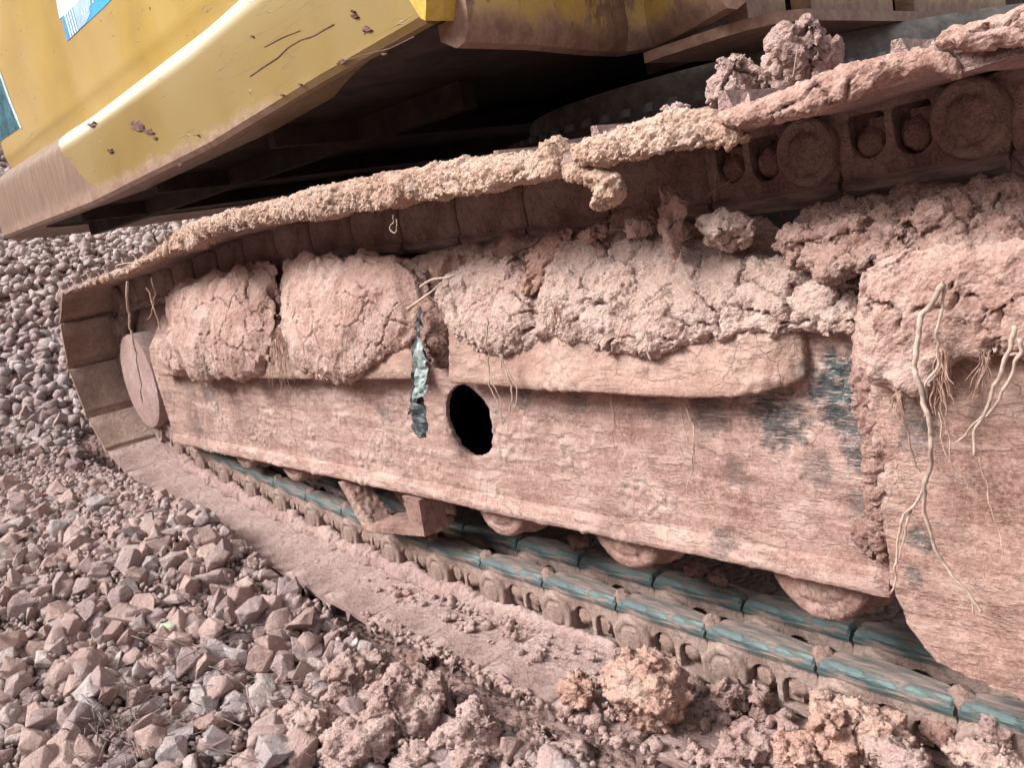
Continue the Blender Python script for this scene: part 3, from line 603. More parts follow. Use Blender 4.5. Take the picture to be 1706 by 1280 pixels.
# ================================================================== MUD
def in_poly(x, y, P):
    c = np.zeros(x.shape, bool); n = len(P)
    for i in range(n):
        x0, y0 = P[i]; x1, y1 = P[(i+1) % n]
        if y0 == y1: continue
        c ^= ((y0 > y) != (y1 > y)) & (x < (x1-x0)*(y-y0)/(y1-y0)+x0)
    return c
def d_poly(x, y, P):
    d = np.full(x.shape, 1e9); n = len(P)
    for i in range(n):
        a = np.array(P[i], float); b = np.array(P[(i+1) % n], float); e = b-a; L2 = (e**2).sum()+1e-9
        t = np.clip(((x-a[0])*e[0]+(y-a[1])*e[1])/L2, 0, 1); d = np.minimum(d, np.hypot(x-a[0]-t*e[0], y-a[1]-t*e[1]))
    return d
_ico = {}
def ico(k):
    if k not in _ico:
        bm = bmesh.new(); bmesh.ops.create_icosphere(bm, subdivisions=k, radius=1); bm.verts.ensure_lookup_table()
        _ico[k] = (np.array([v.co[:] for v in bm.verts]), np.array([[v.index for v in f.verts] for f in bm.faces])); bm.free()
    return _ico[k]
def blobs_to_mesh(name, C, Rr, voxel, mat, rough=.3, k=2, smooth=0, clip=None):
    """union of lumpy ellipsoids (centres C, radii Rr Nx3), voxel remeshed"""
    V, Fc = ico(k); C = np.asarray(C); Rr = np.asarray(Rr); vs = []; fs = []
    ph = rng.random((len(C), 3))*50
    for i in range(len(C)):
        n = fbm(V*1.6+ph[i], 2)*rough; vs.append(C[i]+V*(1+n)[:, None]*Rr[i]); fs.append(Fc+len(V)*i)
    vs = np.concatenate(vs); fs = np.concatenate(fs)
    me = bpy.data.meshes.new(name); me.from_pydata(vs.tolist(), [], fs.tolist()); o = link('tmp', me)
    md = o.modifiers.new('r', 'REMESH'); md.mode = 'VOXEL'; md.voxel_size = voxel
    if smooth: ms = o.modifiers.new('s', 'SMOOTH'); ms.iterations = smooth; ms.factor = .5
    m2 = evaluated(o, name); bpy.data.objects.remove(o)
    m2.polygons.foreach_set('use_smooth', [True]*len(m2.polygons)); m2.materials.clear(); m2.materials.append(mat)
    return m2
def pillow(name, label, poly, Yf, mat, rmax=34, flat=1., voxel=.0035, crumbs=0, crumb_r=(.004, .013), group=None, rough=.28, smooth=1, cat='mud', dens=.42, jit=.3, floor=None, skip=None):
    """mud filling the outline `poly` (photo points) at the true depth Yf(px,py)"""
    P = np.array(poly, float); x0, y0 = P.min(0); x1, y1 = P.max(0); s = rmax*dens
    gx, gy = np.meshgrid(np.arange(x0, x1+s, s), np.arange(y0, y1+s, s)); gx = (gx+rng.uniform(-.4, .4, gx.shape)*s).ravel(); gy = (gy+rng.uniform(-.4, .4, gy.shape)*s).ravel()
    # extra small ones to fill the rim
    s2 = max(5, rmax*.22); hx_, hy_ = np.meshgrid(np.arange(x0, x1+s2, s2), np.arange(y0, y1+s2, s2)); hx_ = (hx_+rng.uniform(-.4, .4, hx_.shape)*s2).ravel(); hy_ = (hy_+rng.uniform(-.4, .4, hy_.shape)*s2).ravel()
    dd = d_poly(hx_, hy_, poly); kk = in_poly(hx_, hy_, poly) & (dd < rmax*.45) & (dd > 2.5); 
    gx = np.concatenate([gx, hx_[kk]]); gy = np.concatenate([gy, hy_[kk]])
    d = d_poly(gx, gy, poly); ok = in_poly(gx, gy, poly) & (d > 2.5); gx, gy, d = gx[ok], gy[ok], d[ok]
    C = []; Q = []
    for x, y, e in zip(gx, gy, d):
        if skip is not None and skip(x, y): continue
        r = min(e*1.08+1.5, rmax*random.uniform(.7, 1.05)); Y = Yf(x, y); p = at_y(x, y, Y); dep = (p-CAM)@fw; rw = r*dep/F
        bulge = min(1, e/rmax)
        p = at_y(x, y, Y-(bulge*.5)*flat*rmax*dep/F*.6 + random.uniform(-1, 1)*jit*rw)
        C.append(p); Q.append((rw, rw*flat*random.uniform(.8, 1.2), rw*random.uniform(.9, 1.1)))
    C = np.array(C); Q = np.array(Q)
    if crumbs:
        idx = rng.integers(0, len(C), crumbs*3); dirs = rng.normal(size=(crumbs*3, 3)); dirs /= np.linalg.norm(dirs, axis=1)[:, None]; dirs[:, 1] = -np.abs(dirs[:, 1]); 
        cc = C[idx]+dirs*Q[idx]*.98; cr = crumb_r[0]*.8+(crumb_r[1]-crumb_r[0])*.9*rng.random(crumbs*3)**3
        pr = proj(cc); k2 = in_poly(pr[:, 0], pr[:, 1], poly); cc, cr = cc[k2][:crumbs], cr[k2][:crumbs]
        C = np.concatenate([C, cc]); Q = np.concatenate([Q, np.stack([cr, cr*rng.uniform(.7, 1.1, len(cr)), cr*rng.uniform(.7, 1.1, len(cr))], -1)])
    me = blobs_to_mesh(name, C, Q, voxel, mat, rough, smooth=smooth)
    if floor is not None:
        v = np.empty(len(me.vertices)*3); me.vertices.foreach_get('co', v); v = v.reshape(-1, 3); fl_ = floor(v[:, 0])+fbm(v*25, 3)*.006; v[:, 2] = np.where(v[:, 2] < fl_, fl_+(v[:, 2]-fl_)*.12, v[:, 2]); yf_ = -.184+fbm(v*14+3, 3)*.008; v[:, 1] = np.where(v[:, 1] < yf_, yf_+(v[:, 1]-yf_)*.25, v[:, 1]); me.vertices.foreach_set('co', v.ravel())
    return tag(link(name, me), label, cat, group)
lin = lambda y0, Y0, y1, Y1: (lambda x, y: float(np.interp(y, [y0, y1], [Y0, Y1])))
CAKE = 'dried mud caked on the track frame'
pillow('caked_mud', 'dried mud slab over the left ledge, left of the crease with roots', [(268, 498), (285, 476), (315, 470), (345, 460), (375, 458), (395, 446), (420, 440), (446, 436), (466, 442), (464, 500), (460, 560), (452, 600), (440, 628), (380, 630), (320, 629), (285, 622), (258, 604), (262, 585), (278, 550), (272, 520)], lin(440, -.02, 600, -.092), M_CAKED, 62, .42, .0034, 60, group=CAKE, smooth=10, dens=.22, jit=.12)
pillow('caked_mud', 'rounded mud lobe between the crease with roots and the torn plastic strip', [(464, 444), (500, 430), (560, 426), (620, 428), (690, 430), (716, 450), (722, 490), (706, 530), (692, 575), (650, 588), (618, 610), (600, 634), (560, 636), (520, 632), (488, 618), (466, 590), (462, 520)], lin(430, -.01, 590, -.092), M_CAKED, 66, .42, .0034, 90, group=CAKE, smooth=10, dens=.22, jit=.12)
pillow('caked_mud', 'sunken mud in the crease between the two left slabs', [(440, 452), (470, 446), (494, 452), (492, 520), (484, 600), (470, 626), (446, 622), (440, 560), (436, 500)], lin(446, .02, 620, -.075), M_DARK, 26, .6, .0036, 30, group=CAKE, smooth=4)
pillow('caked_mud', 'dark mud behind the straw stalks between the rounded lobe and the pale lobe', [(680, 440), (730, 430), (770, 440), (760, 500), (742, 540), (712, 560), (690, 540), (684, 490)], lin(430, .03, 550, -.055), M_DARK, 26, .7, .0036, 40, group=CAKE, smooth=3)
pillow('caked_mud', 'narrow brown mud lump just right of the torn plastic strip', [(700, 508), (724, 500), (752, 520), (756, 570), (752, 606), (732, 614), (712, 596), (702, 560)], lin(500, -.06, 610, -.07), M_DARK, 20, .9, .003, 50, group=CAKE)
pillow('caked_mud', 'pale bulging mud lobe above the round hole', [(722, 520), (728, 480), (760, 450), (800, 434), (850, 430), (890, 440), (912, 480), (905, 530), (912, 565), (890, 578), (855, 588), (825, 592), (795, 586), (770, 568), (744, 556)], lin(430, .0, 590, -.095), M_PALE, 44, .6, .003, 120, group=CAKE, smooth=6, dens=.28, jit=.15)
pillow('caked_mud', 'large crumbly mud mass overhanging the right ledge', [(885, 470), (910, 420), (960, 395), (1020, 380), (1090, 392), (1160, 400), (1230, 410), (1300, 430), (1380, 445), (1436, 470), (1438, 520), (1420, 548), (1350, 552), (1270, 545), (1225, 556), (1180, 566), (1130, 578), (1090, 594), (1050, 590), (1010, 580), (960, 566), (930, 556), (905, 572), (888, 540)], lin(390, .02, 590, -.10), M_PALE, 46, .7, .003, 500, (.004, .018), group=CAKE, smooth=3, dens=.3, jit=.2)
pillow('caked_mud', 'brown mud rising behind the pale lobe under the upper chain', [(690, 452), (712, 420), (760, 408), (830, 400), (862, 385), (890, 392), (950, 372), (1010, 360), (1040, 330), (1100, 335), (1140, 360), (1200, 372), (1262, 372), (1300, 400), (1310, 440), (1200, 430), (1000, 410), (900, 440), (760, 460), (715, 490)], lin(330, .04, 470, -.0), M_CAKED, 34, 1., .0036, 260, (.006, .028), group=CAKE)
pillow('mud_flake', 'upright ochre mud flake leaning on the pale lobe', [(905, 398), (930, 385), (958, 378), (950, 400), (925, 430), (915, 450), (905, 475), (885, 492), (866, 490), (870, 462), (885, 440), (880, 425)], lin(380, -.02, 490, -.075), M_OCHRE, 16, .6, .003, 40, group='mud flakes on the frame')
# loose rubble along the top of the frame at the right
pillow('caked_mud', 'rough brown mud bank below the upper chain at the right', [(1290, 410), (1330, 372), (1390, 352), (1460, 336), (1520, 322), (1590, 312), (1650, 308), (1730, 300), (1730, 430), (1640, 436), (1540, 440), (1460, 456), (1400, 452), (1330, 440)], lin(310, .03, 440, -.07), M_CRUMB, 32, 1., .0032, 260, (.006, .030), group=CAKE)
pillow('caked_mud', 'thick mud apron over the top of the leg plate', [(1432, 452), (1490, 425), (1560, 412), (1640, 404), (1740, 396), (1740, 640), (1700, 600), (1668, 590), (1640, 604), (1600, 600), (1578, 612), (1560, 648), (1524, 662), (1480, 650), (1440, 630), (1414, 600), (1420, 570), (1428, 520)], lambda x, y: -.112, M_CAKED, 40, .55, .003, 420, (.003, .010), group=CAKE, smooth=2)
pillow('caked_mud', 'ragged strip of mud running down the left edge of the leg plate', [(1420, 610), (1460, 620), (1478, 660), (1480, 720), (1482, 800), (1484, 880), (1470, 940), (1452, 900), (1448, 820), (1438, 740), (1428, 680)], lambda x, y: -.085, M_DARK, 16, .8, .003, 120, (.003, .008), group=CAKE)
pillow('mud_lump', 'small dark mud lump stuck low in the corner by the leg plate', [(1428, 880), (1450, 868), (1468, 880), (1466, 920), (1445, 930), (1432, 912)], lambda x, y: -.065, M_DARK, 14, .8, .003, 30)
# clods standing in that rubble
def clod(name, label, x, y, rpx, Y=None, Z=None, mat=None, asp=(1, 1, 1), n=16, crumbs=60, voxel=.0035, group=None, cat='mud clod', rough=.55, rest=None):
    p = at_y(x, y, Y) if Y is not None else at_z(x, y, Z); r = rpx*((p-CAM)@fw)/F
    C = [p]; Q = [np.array(asp)*r*.66]
    for k in range(n):
        d = rng.normal(size=3); d /= np.linalg.norm(d); C.append(p+d*np.array(asp)*r*rng.uniform(.45, .78)); Q.append(np.array(asp)*r*rng.uniform(.2, .5)*rng.uniform(.6, 1.3, 3))
    for k in range(crumbs//2):
        d = rng.normal(size=3); d /= np.linalg.norm(d); C.append(p+d*np.array(asp)*r*rng.uniform(.80, .95)); Q.append(np.ones(3)*r*(.04+.11*rng.random()**2.5))
    me = blobs_to_mesh(name, C, Q, voxel, mat, rough, k=3, smooth=2)
    return tag(link(name, me), label, cat, group)
G1 = 'mud clods lodged on top of the frame'
for lb, x, y, r, Y, mt, asp in [
    ('smooth faced upright clod below the curled end of the track crust', 1118, 368, 42, -.06, M_CAKED, (.8, .8, 1.2)),
    ('pale flat topped clod right of the upright clod', 1215, 380, 44, -.065, M_PALE, (1.2, .8, .8)),
    ('small clod wedged left of the upright clod', 1066, 376, 26, -.05, M_CRUMB, (1, 1, .9)),
    ('slab of mud lying left below the curled track crust', 990, 388, 28, -.05, M_CAKED, (1.3, .8, .7)),
    ('broad crumbly clod below the first chain pin at the right', 1415, 395, 52, -.055, M_CRUMB, (1.3, .8, .8)),
    ('reddish round clod left of the broad crumbly clod', 1330, 402, 36, -.06, M_CRUMB, (1, .9, .9)),
    ('long crumbly clod near the right edge of the picture', 1560, 366, 48, -.05, M_CRUMB, (1.4, .9, .7)),
    ('grey brown clod at the extreme right below the chain', 1668, 350, 40, .02, M_CRUMB, (1.2, .9, .8)),
    ('dark small clod on the left mud slab near the track crust', 325, 478, 26, .03, M_DARK, (1.4, 1, .7)),
    ('dark clod on top of the left mud slab', 415, 452, 24, .03, M_DARK, (1.2, 1, .8)),
    ('knobbly clod at the back of the pale lobe', 850, 412, 26, .02, M_CRUMB, (1.3, 1, .8))]:
    clod('mud_clod', lb, x, y, r, Y=Y, mat=mt, asp=asp, group=G1)
# ---- crust on the upper track shoes
KR = 'mud crust along the edge of the upper track'
crust1 = [(104, 488), (150, 470), (205, 448), (250, 428), (290, 400), (305, 384), (345, 366), (385, 354), (440, 342), (495, 326), (530, 314), (600, 302), (650, 290), (700, 282), (760, 272), (770, 262), (782, 262), (790, 270), (850, 260), (900, 258), (912, 240), (922, 226), (938, 240), (950, 262), (958, 288), (900, 298), (850, 306), (800, 324), (770, 338), (752, 334), (720, 330), (690, 334), (660, 350), (640, 352), (600, 352), (560, 364), (500, 362), (440, 372), (390, 376), (345, 396), (318, 430), (300, 424), (270, 430), (235, 448), (190, 468), (140, 482), (108, 490)]
pillow('track_crust', 'long shaggy mud crust along the upper track edge, left half', crust1, lambda x, y: -.156, M_CRUST, 17, 2.2, .0034, 300, (.003, .009), group=KR, smooth=3, rough=.4, dens=.34, cat='mud crust', jit=.5, floor=lambda x: np.interp(x, [q[0] for q in [wrap[-1]]+upper], [q[1] for q in [wrap[-1]]+upper])-.012)
pillow('track_crust', 'curled mud crust drooping from the upper track above the clods', [(930, 262), (960, 272), (1000, 282), (1030, 292), (1040, 320), (1028, 342), (1002, 350), (990, 336), (998, 322), (984, 304), (960, 296), (935, 296)], lambda x, y: -.165, M_CRUST, 14, 1.6, .003, 140, (.003, .009), group=KR, rough=.4, cat='mud crust', jit=.5)
pillow('track_crust', 'mud crust on the upper shoe right of the drooping curl', [(948, 246), (990, 228), (1050, 212), (1100, 198), (1150, 186), (1196, 186), (1215, 205), (1240, 222), (1238, 236), (1190, 238), (1130, 246), (1060, 262), (1000, 278), (962, 270)], lambda x, y: -.168, M_CRUST, 20, 1.5, .003, 260, (.003, .010), group=KR, rough=.35, cat='mud crust', jit=.4, floor=lambda x: np.interp(x, [q[0] for q in [wrap[-1]]+upper], [q[1] for q in [wrap[-1]]+upper])-.020)
pillow('track_crust', 'smooth mud coated shoe edge below the two big clods', [(1190, 186), (1250, 168), (1320, 140), (1390, 112), (1450, 96), (1530, 78), (1570, 80), (1600, 98), (1606, 126), (1590, 134), (1560, 120), (1500, 134), (1430, 166), (1370, 190), (1310, 206), (1240, 216), (1205, 212)], lambda x, y: -.178, M_CAKED, 22, 1.3, .003, 160, (.003, .008), group=KR, rough=.2, cat='mud crust', jit=.2, smooth=3)
pillow('track_crust', 'mud coated shoe tip in the upper right corner', [(1552, 64), (1590, 40), (1640, 30), (1740, -10), (1740, 80), (1690, 78), (1640, 86), (1590, 84), (1560, 80)], lambda x, y: -.182, M_CAKED, 22, 1.2, .003, 90, (.003, .008), group=KR, rough=.2, cat='mud crust', jit=.2, smooth=3)
clod('mud_clod', 'big crumbly mud clod standing highest on the upper track', 1330, 92, 62, Y=-.06, mat=M_MAUVE, asp=(.95, .9, 1.05), n=22, crumbs=200, voxel=.003)
clod('mud_clod', 'second big clod on the upper track, left of the highest one', 1224, 142, 54, Y=-.06, mat=M_MAUVE, asp=(1, .9, .95), n=20, crumbs=160, voxel=.003)
clod('mud_clod', 'little clod on the upper track left of the two big ones', 1124, 184, 22, Y=-.08, mat=M_MAUVE, asp=(1.2, .9, .7), n=8, crumbs=40, voxel=.003)
# thin mud lying on the lower shoes
def shoe_mud(label, pts, z, big, mat, n=60, seed=0):
    P = np.array([at_z(x, y, z)[:2] for x, y in pts]); C = []; Q = []; lo = P.min(0); hi = P.max(0); hot = [rng.uniform(lo, hi) for _ in range(9)]
    while len(C) < n:
        h_ = hot[rng.integers(0, 9)]; a = rng.uniform(lo, hi) if rng.random() < .45 else h_+rng.normal(size=2)*.03
        if in_poly(np.array([a[0]]), np.array([a[1]]), P)[0]:
            r = .0018+big*rng.random()**3.5; C.append((a[0], a[1], z+r*.3)); Q.append(r*rng.uniform(.7, 1.3, 3))
    me = blobs_to_mesh('mud_crumbs', C, Q, .0022, mat, .4, k=1, smooth=0); return tag(link('mud_crumbs', me), label, 'mud crumbs', 'crumbs lying on the lower track shoes', 'stuff')
shoe_mud('crumbs of dry mud scattered on the lower shoes beside the middle links', [(560, 950), (640, 930), (800, 1000), (960, 1060), (1010, 1100), (900, 1120), (760, 1050), (640, 1000)], .045, .010, M_THIN, 260)
shoe_mud('mud spill on the shoes around the ochre clod', [(900, 1150), (1010, 1080), (1180, 1130), (1330, 1190), (1330, 1290), (1120, 1290), (1010, 1230)], .046, .012, M_THIN, 260)
shoe_mud('crumbly rim of mud along the outer shoe edge', [(600, 1020), (640, 1030), (780, 1100), (900, 1165), (1040, 1235), (1030, 1250), (880, 1180), (760, 1115), (620, 1045)], .042, .007, M_THIN, 300)
fc = []; fq = []
for x_ in np.arange(-1.45, .55, .009):
    zs = float(np.interp(x_, [q[0] for q in (lower+wrap[:5])[::-1]], [q[1] for q in (lower+wrap[:5])[::-1]])); ph_ = (x_/L) % 1
    up = .020+.020*math.exp(-((ph_-.65)/.22)**2)*float(sm(.6, -.2, x_)); wd = (.010+.005*math.sin(x_*40)+.005*random.random())*float(sm(.6, .0, x_)*.8+.2)
    fc.append((x_, -.002-wd*.3, zs+.002)); fq.append((.017, wd+.007, up*random.uniform(.85, 1.1)))
tag(link('chain_foot_mud', blobs_to_mesh('chain_foot_mud', fc, fq, .003, M_THIN, .22, smooth=8)), 'dusty mud packed along the foot of the lower chain links', 'mud')
# ---- clods on the lower track and the ground before it
G2 = 'clods fallen on and before the lower track'
for lb, x, y, r, Z, mt, asp, nn in [
    ('big ochre clod lying on the lower shoes before the links', 1075, 1150, 74, .10, M_OCHRE, (1.15, 1, .85), 24),
    ('ochre brown clod left beside the big ochre clod', 962, 1150, 34, .07, M_OCHRE, (1, 1, .9), 14),
    ('rugged clod at the bottom edge below the rightmost teal rail', 1420, 1225, 70, .10, M_OCHRE, (1.25, 1, .9), 26),
    ('clod in front of the rugged one, cut by the bottom edge', 1500, 1262, 50, .11, M_MAUVE, (1.2, 1, .8), 16),
    ('grey clod resting against the link pocket right of the ochre clod', 1215, 1165, 38, .07, M_MAUVE, (.9, 1, 1.1), 14),
    ('small grey clod between the rail and the rugged clod', 1262, 1160, 26, .07, M_MAUVE, (1, 1, 1), 10),
    ('clod at the bottom edge left of the rugged one', 1240, 1250, 44, .09, M_MAUVE, (1.2, 1, .8), 16),
    ('pale mud clod in the bottom right corner', 1640, 1262, 46, .12, M_PALE, (1.4, 1, .7), 16),
    ('rounded clod under the leg plate at the right edge', 1660, 1225, 34, .12, M_MAUVE, (1, 1, .9), 12),
    ('dark little clod between the rugged and the rounded clods', 1565, 1215, 30, .10, M_DARK, (1.1, 1, .8), 12),
    ('big mauve clod in front of the shoes at the bottom centre', 690, 1185, 82, .0, M_MAUVE, (1, 1, .9), 26),
    ('clod left behind the big mauve clod, close to the shoe edge', 600, 1135, 60, .0, M_MAUVE, (1, 1, .9), 22),
    ('clod at the bottom edge right of the big mauve clod', 790, 1235, 66, -.01, M_MAUVE, (.9, 1, 1), 22),
    ('low clod at the bottom edge left of centre', 600, 1245, 66, -.01, M_MAUVE, (1.2, 1, .8), 22),
    ('small clod at the bottom edge below the shoe corner', 890, 1245, 42, -.03, M_MAUVE, (1, 1, .9), 14),
    ('last small clod at the bottom edge under the shoe edge', 960, 1262, 34, -.03, M_MAUVE, (1, 1, .9), 12),
    ('small dark clod tucked under the shoe edge at the bottom centre', 700, 1108, 24, -.03, M_DARK, (1, 1, .9), 10),
    ('crusty clod at the bottom edge between mauve clods', 690, 1268, 40, -.02, M_MAUVE, (1.1, 1, .8), 14),
    ('clod wedged between the ochre clod and the rugged clod', 1330, 1255, 40, .09, M_OCHRE, (1.1, 1, .9), 14),
    ('half buried clod left of the low bottom clod', 520, 1205, 44, .0, M_MAUVE, (1.1, 1, .8), 14)]:
    clod('mud_clod', lb, x, y, r, Z=Z, mat=mt, asp=asp, n=nn, crumbs=120, voxel=.0032, group=G2)
# mud drip under the rollers and on the inner chain
for k, (x, y, r) in enumerate([(1160, 950, 22), (1195, 965, 18), (965, 905, 18)]):
    clod('mud_lump', ['mud lump between the rollers above the inner chain', 'smaller mud lump beside the roller gap', 'mud packed behind the second large roller'][k], x, y, r, Y=.11, mat=M_DARK, asp=(1.4, .8, .8), n=8, crumbs=30, cat='mud', voxel=.004)

# ================================================================== GRAVEL
def stone_mesh(seed, bev=True):
    r = random.Random(seed); bm = bmesh.new()
    asp = (1, r.uniform(.65, .95), r.uniform(.45, .8))
    for k in range(r.randint(11, 16)):
        v = Vector((r.gauss(0, 1), r.gauss(0, 1), r.gauss(0, 1))).normalized()*r.uniform(.85, 1.05); bm.verts.new((v.x*asp[0], v.y*asp[1], v.z*asp[2]))
    h = bmesh.ops.convex_hull(bm, input=bm.verts); 
    bmesh.ops.delete(bm, geom=[v for v in bm.verts if not v.link_faces], context='VERTS')
    bmesh.ops.dissolve_limit(bm, angle_limit=R(14), verts=bm.verts, edges=bm.edges)
    if bev: bmesh.ops.bevel(bm, geom=bm.edges[:], offset=.035, segments=1, affect='EDGES', clamp_overlap=True)
    bmesh.ops.triangulate(bm, faces=bm.faces)
    if bev:
        bmesh.ops.subdivide_edges(bm, edges=[e for e in bm.edges if e.calc_length() > .45], cuts=1); bmesh.ops.triangulate(bm, faces=bm.faces)
        for v in bm.verts: v.co *= 1+.10*mnoise.noise(v.co*2.1+Vector((seed*7., 0, 0)))+.05*mnoise.noise(v.co*5+Vector((0, seed*3., 0)))
    bmesh.ops.recalc_face_normals(bm, faces=bm.faces)
    me = bpy.data.meshes.new('crushed_stone'); bm.to_mesh(me); bm.free(); return me
NS = 14
SM = [stone_mesh(k) for k in range(NS)]; SML = [stone_mesh(100+k, False) for k in range(10)]
def arr(me):
    v = np.empty(len(me.vertices)*3); me.vertices.foreach_get('co', v); f = np.array([p.vertices[:] for p in me.polygons]); return v.reshape(-1, 3), f
SA = [arr(m) for m in SM]; SL = [arr(m) for m in SML]
def rand_rot(n):
    q = rng.normal(size=(n, 4)); q /= np.linalg.norm(q, axis=1)[:, None]; w_, x, y, z = q.T
    return np.stack([1-2*(y*y+z*z), 2*(x*y-z*w_), 2*(x*z+y*w_), 2*(x*y+z*w_), 1-2*(x*x+z*z), 2*(y*z-x*w_), 2*(x*z-y*w_), 2*(y*z+x*w_), 1-2*(x*x+y*y)], -1).reshape(n, 3, 3)
def free(x, y, r):    # clear of the track itself
    return ~((y > -.185-r*.6) & (x > -2.02-r)) | (x < -2.05-r)
pts = []
def scatter(n, x0, x1, y0, y1, r0, r1, pw, lift, keep=None, cls=None):
    x = rng.uniform(x0, x1, n); y = rng.uniform(y0, y1, n); r = r0+(r1-r0)*rng.random(n)**pw
    k = free(x, y, r)
    if keep is not None: k &= keep(x, y)
    x, y, r = x[k], y[k], r[k]; z = hgt(x, y)+r*lift+rng.uniform(-.3, .5, len(x))*r
    pr = proj(np.stack([x, y, z], -1)); vis = (pr[:, 2] > .2) & (pr[:, 0] > -350) & (pr[:, 0] < 1500) & (pr[:, 1] < 1500) & (pr[:, 1] > 250)
    pts.append(np.stack([x, y, z, r, pr[:, 0], pr[:, 1], pr[:, 2]], -1)[vis])
fineband = lambda x, y: (rng.random(len(x)) < np.clip((-(x+.55)/.5), 0, 1)*np.clip((y+.62)/.15, 0, 1))
coarse = lambda x, y: (rng.random(len(x)) > .8*np.clip((-(x+.7)/.5), 0, 1)*np.clip((y+.6)/.15, 0, 1)*(x > -2))
scatter(7500, -2.2, .95, -1.1, -.17, .012, .048, 2.2, .35, coarse)            # near stones
scatter(22000, -2.2, .8, -1.1, -.17, .004, .013, 1.5, 1.7)                       # grit between
scatter(16000, -2.2, -.35, -.85, -.17, .006, .022, 1.5, .9, fineband)            # crumbly soil by the wheel
scatter(16000, -5.2, -2.0, -2.0, 2.6, .018, .046, 1.3, .4)                     # bank
scatter(9000, -9, -5.0, -2.5, 5.5, .03, .06, 1.3, .4)
ST_ = np.concatenate(pts)
# the ones that show largest become individual stones
app = ST_[:, 3]/ST_[:, 6]; inb = (ST_[:, 4] > 4) & (ST_[:, 4] < 1000) & (ST_[:, 5] > 405) & (ST_[:, 5] < 1276)
# stone tops only: drop those buried by a neighbour nearer to the camera
order = np.argsort(-np.where(inb, app, 0)); chosen = []; cell = {}
for i in order[:1500]:
    x, y, r = ST_[i, 4], ST_[i, 5], app[i]*F; okk = True
    for j in cell.get((int(x//120), int(y//120)), []):
        if math.hypot(ST_[j, 4]-x, ST_[j, 5]-y) < .62*(app[j]*F) : okk = False; break
    if okk and len(chosen) < 290:
        chosen.append(i)
        for a in (-1, 0, 1):
            for b in (-1, 0, 1): cell.setdefault((int(x//120)+a, int(y//120)+b), []).append(i)
cs = set(chosen); Rm = rand_rot(len(ST_))
LBL = {'pink': 'pinkish crushed stone in the gravel left of the crawler track', 'mauve': 'mauve brown crushed stone in the gravel left of the crawler track', 'grey': 'bluish grey crushed stone in the gravel left of the crawler track', 'pale': 'pale cream crushed stone in the gravel left of the crawler track'}
SC = {}
for c in M_ST:
    for k in range(NS):
        m = SM[k].copy(); m.materials.clear(); m.materials.append(M_ST[c]); SC[c, k] = m
for i in chosen:
    x, y, z, r = ST_[i, :4]; near_vine = ST_[i, 5] > 1080 and 150 < ST_[i, 4] < 500
    c = random.choices(['pink', 'mauve', 'grey', 'pale'], [.30, .3, .36, .06] if near_vine else [.50, .38, .08, .04])[0]
    o = link('crushed_stone', SC[c, random.randrange(NS)]); mr = Matrix(Rm[i].tolist()); o.matrix_world = Matrix.Translation((x, y, z+r*.15))@mr.to_4x4()@Matrix.Scale(r, 4)
    sx, sy, sr = ST_[i, 4], ST_[i, 5], app[i]*F
    where = 'by the dry vines' if (150 < sx < 500 and sy > 1050) else 'at the bottom edge' if sy > 1190 else 'against the outer shoe edge' if (sx > 300 and sy < 1060 and sx > (sy-700)*1.25) else 'near the left picture edge' if sx < 110 else 'below the wheel end' if sy < 880 else 'in the middle of the gravel'
    size = 'large' if sr > 38 else 'middling' if sr > 29 else 'smaller'
    hue = {'pink': 'pinkish', 'mauve': 'mauve brown', 'grey': 'bluish grey', 'pale': 'pale cream'}[c]
    tag(o, f'{size} {hue} crushed stone {where}', 'stone', f'{hue} stones {where}')
def mass(name, idx, lib, mat, label):
    vs = []; fs = []; n0 = 0; pick = rng.integers(0, len(lib), len(idx))
    for i, k in zip(idx, pick):
        v, f = lib[k]; vs.append((v*ST_[i, 3])@Rm[i].T+ST_[i, :3]); fs.append(f+n0); n0 += len(v)
    vs = np.concatenate(vs); fs = np.concatenate(fs); me = bpy.data.meshes.new(name)
    me.vertices.add(len(vs)); me.vertices.foreach_set('co', vs.ravel()); me.loops.add(fs.size); me.loops.foreach_set('vertex_index', fs.ravel().astype(np.int32))
    me.polygons.add(len(fs)); me.polygons.foreach_set('loop_start', np.arange(0, fs.size, 3, dtype=np.int32)); me.polygons.foreach_set('loop_total', np.full(len(fs), 3, np.int32)); me.update(calc_edges=True); me.validate()
    return tag(link(name, me, mat), label, 'gravel', kind='stuff')
rest = np.array([i for i in range(len(ST_)) if i not in cs])
small = ST_[rest, 3] < .0161; farm = ST_[rest, 0] < -2.0
mass('gravel', rest[~small & ~farm], SA, M_STONE, 'reddish gravel filling the ground between the larger stones')
mass('grit', rest[small & ~farm], SL, M_STONE, 'fine reddish grit and soil crumbs along the track')
mass('gravel_bank', rest[farm], SL, M_ST['far'], 'bluish grey gravel bank rising behind the wheel end')

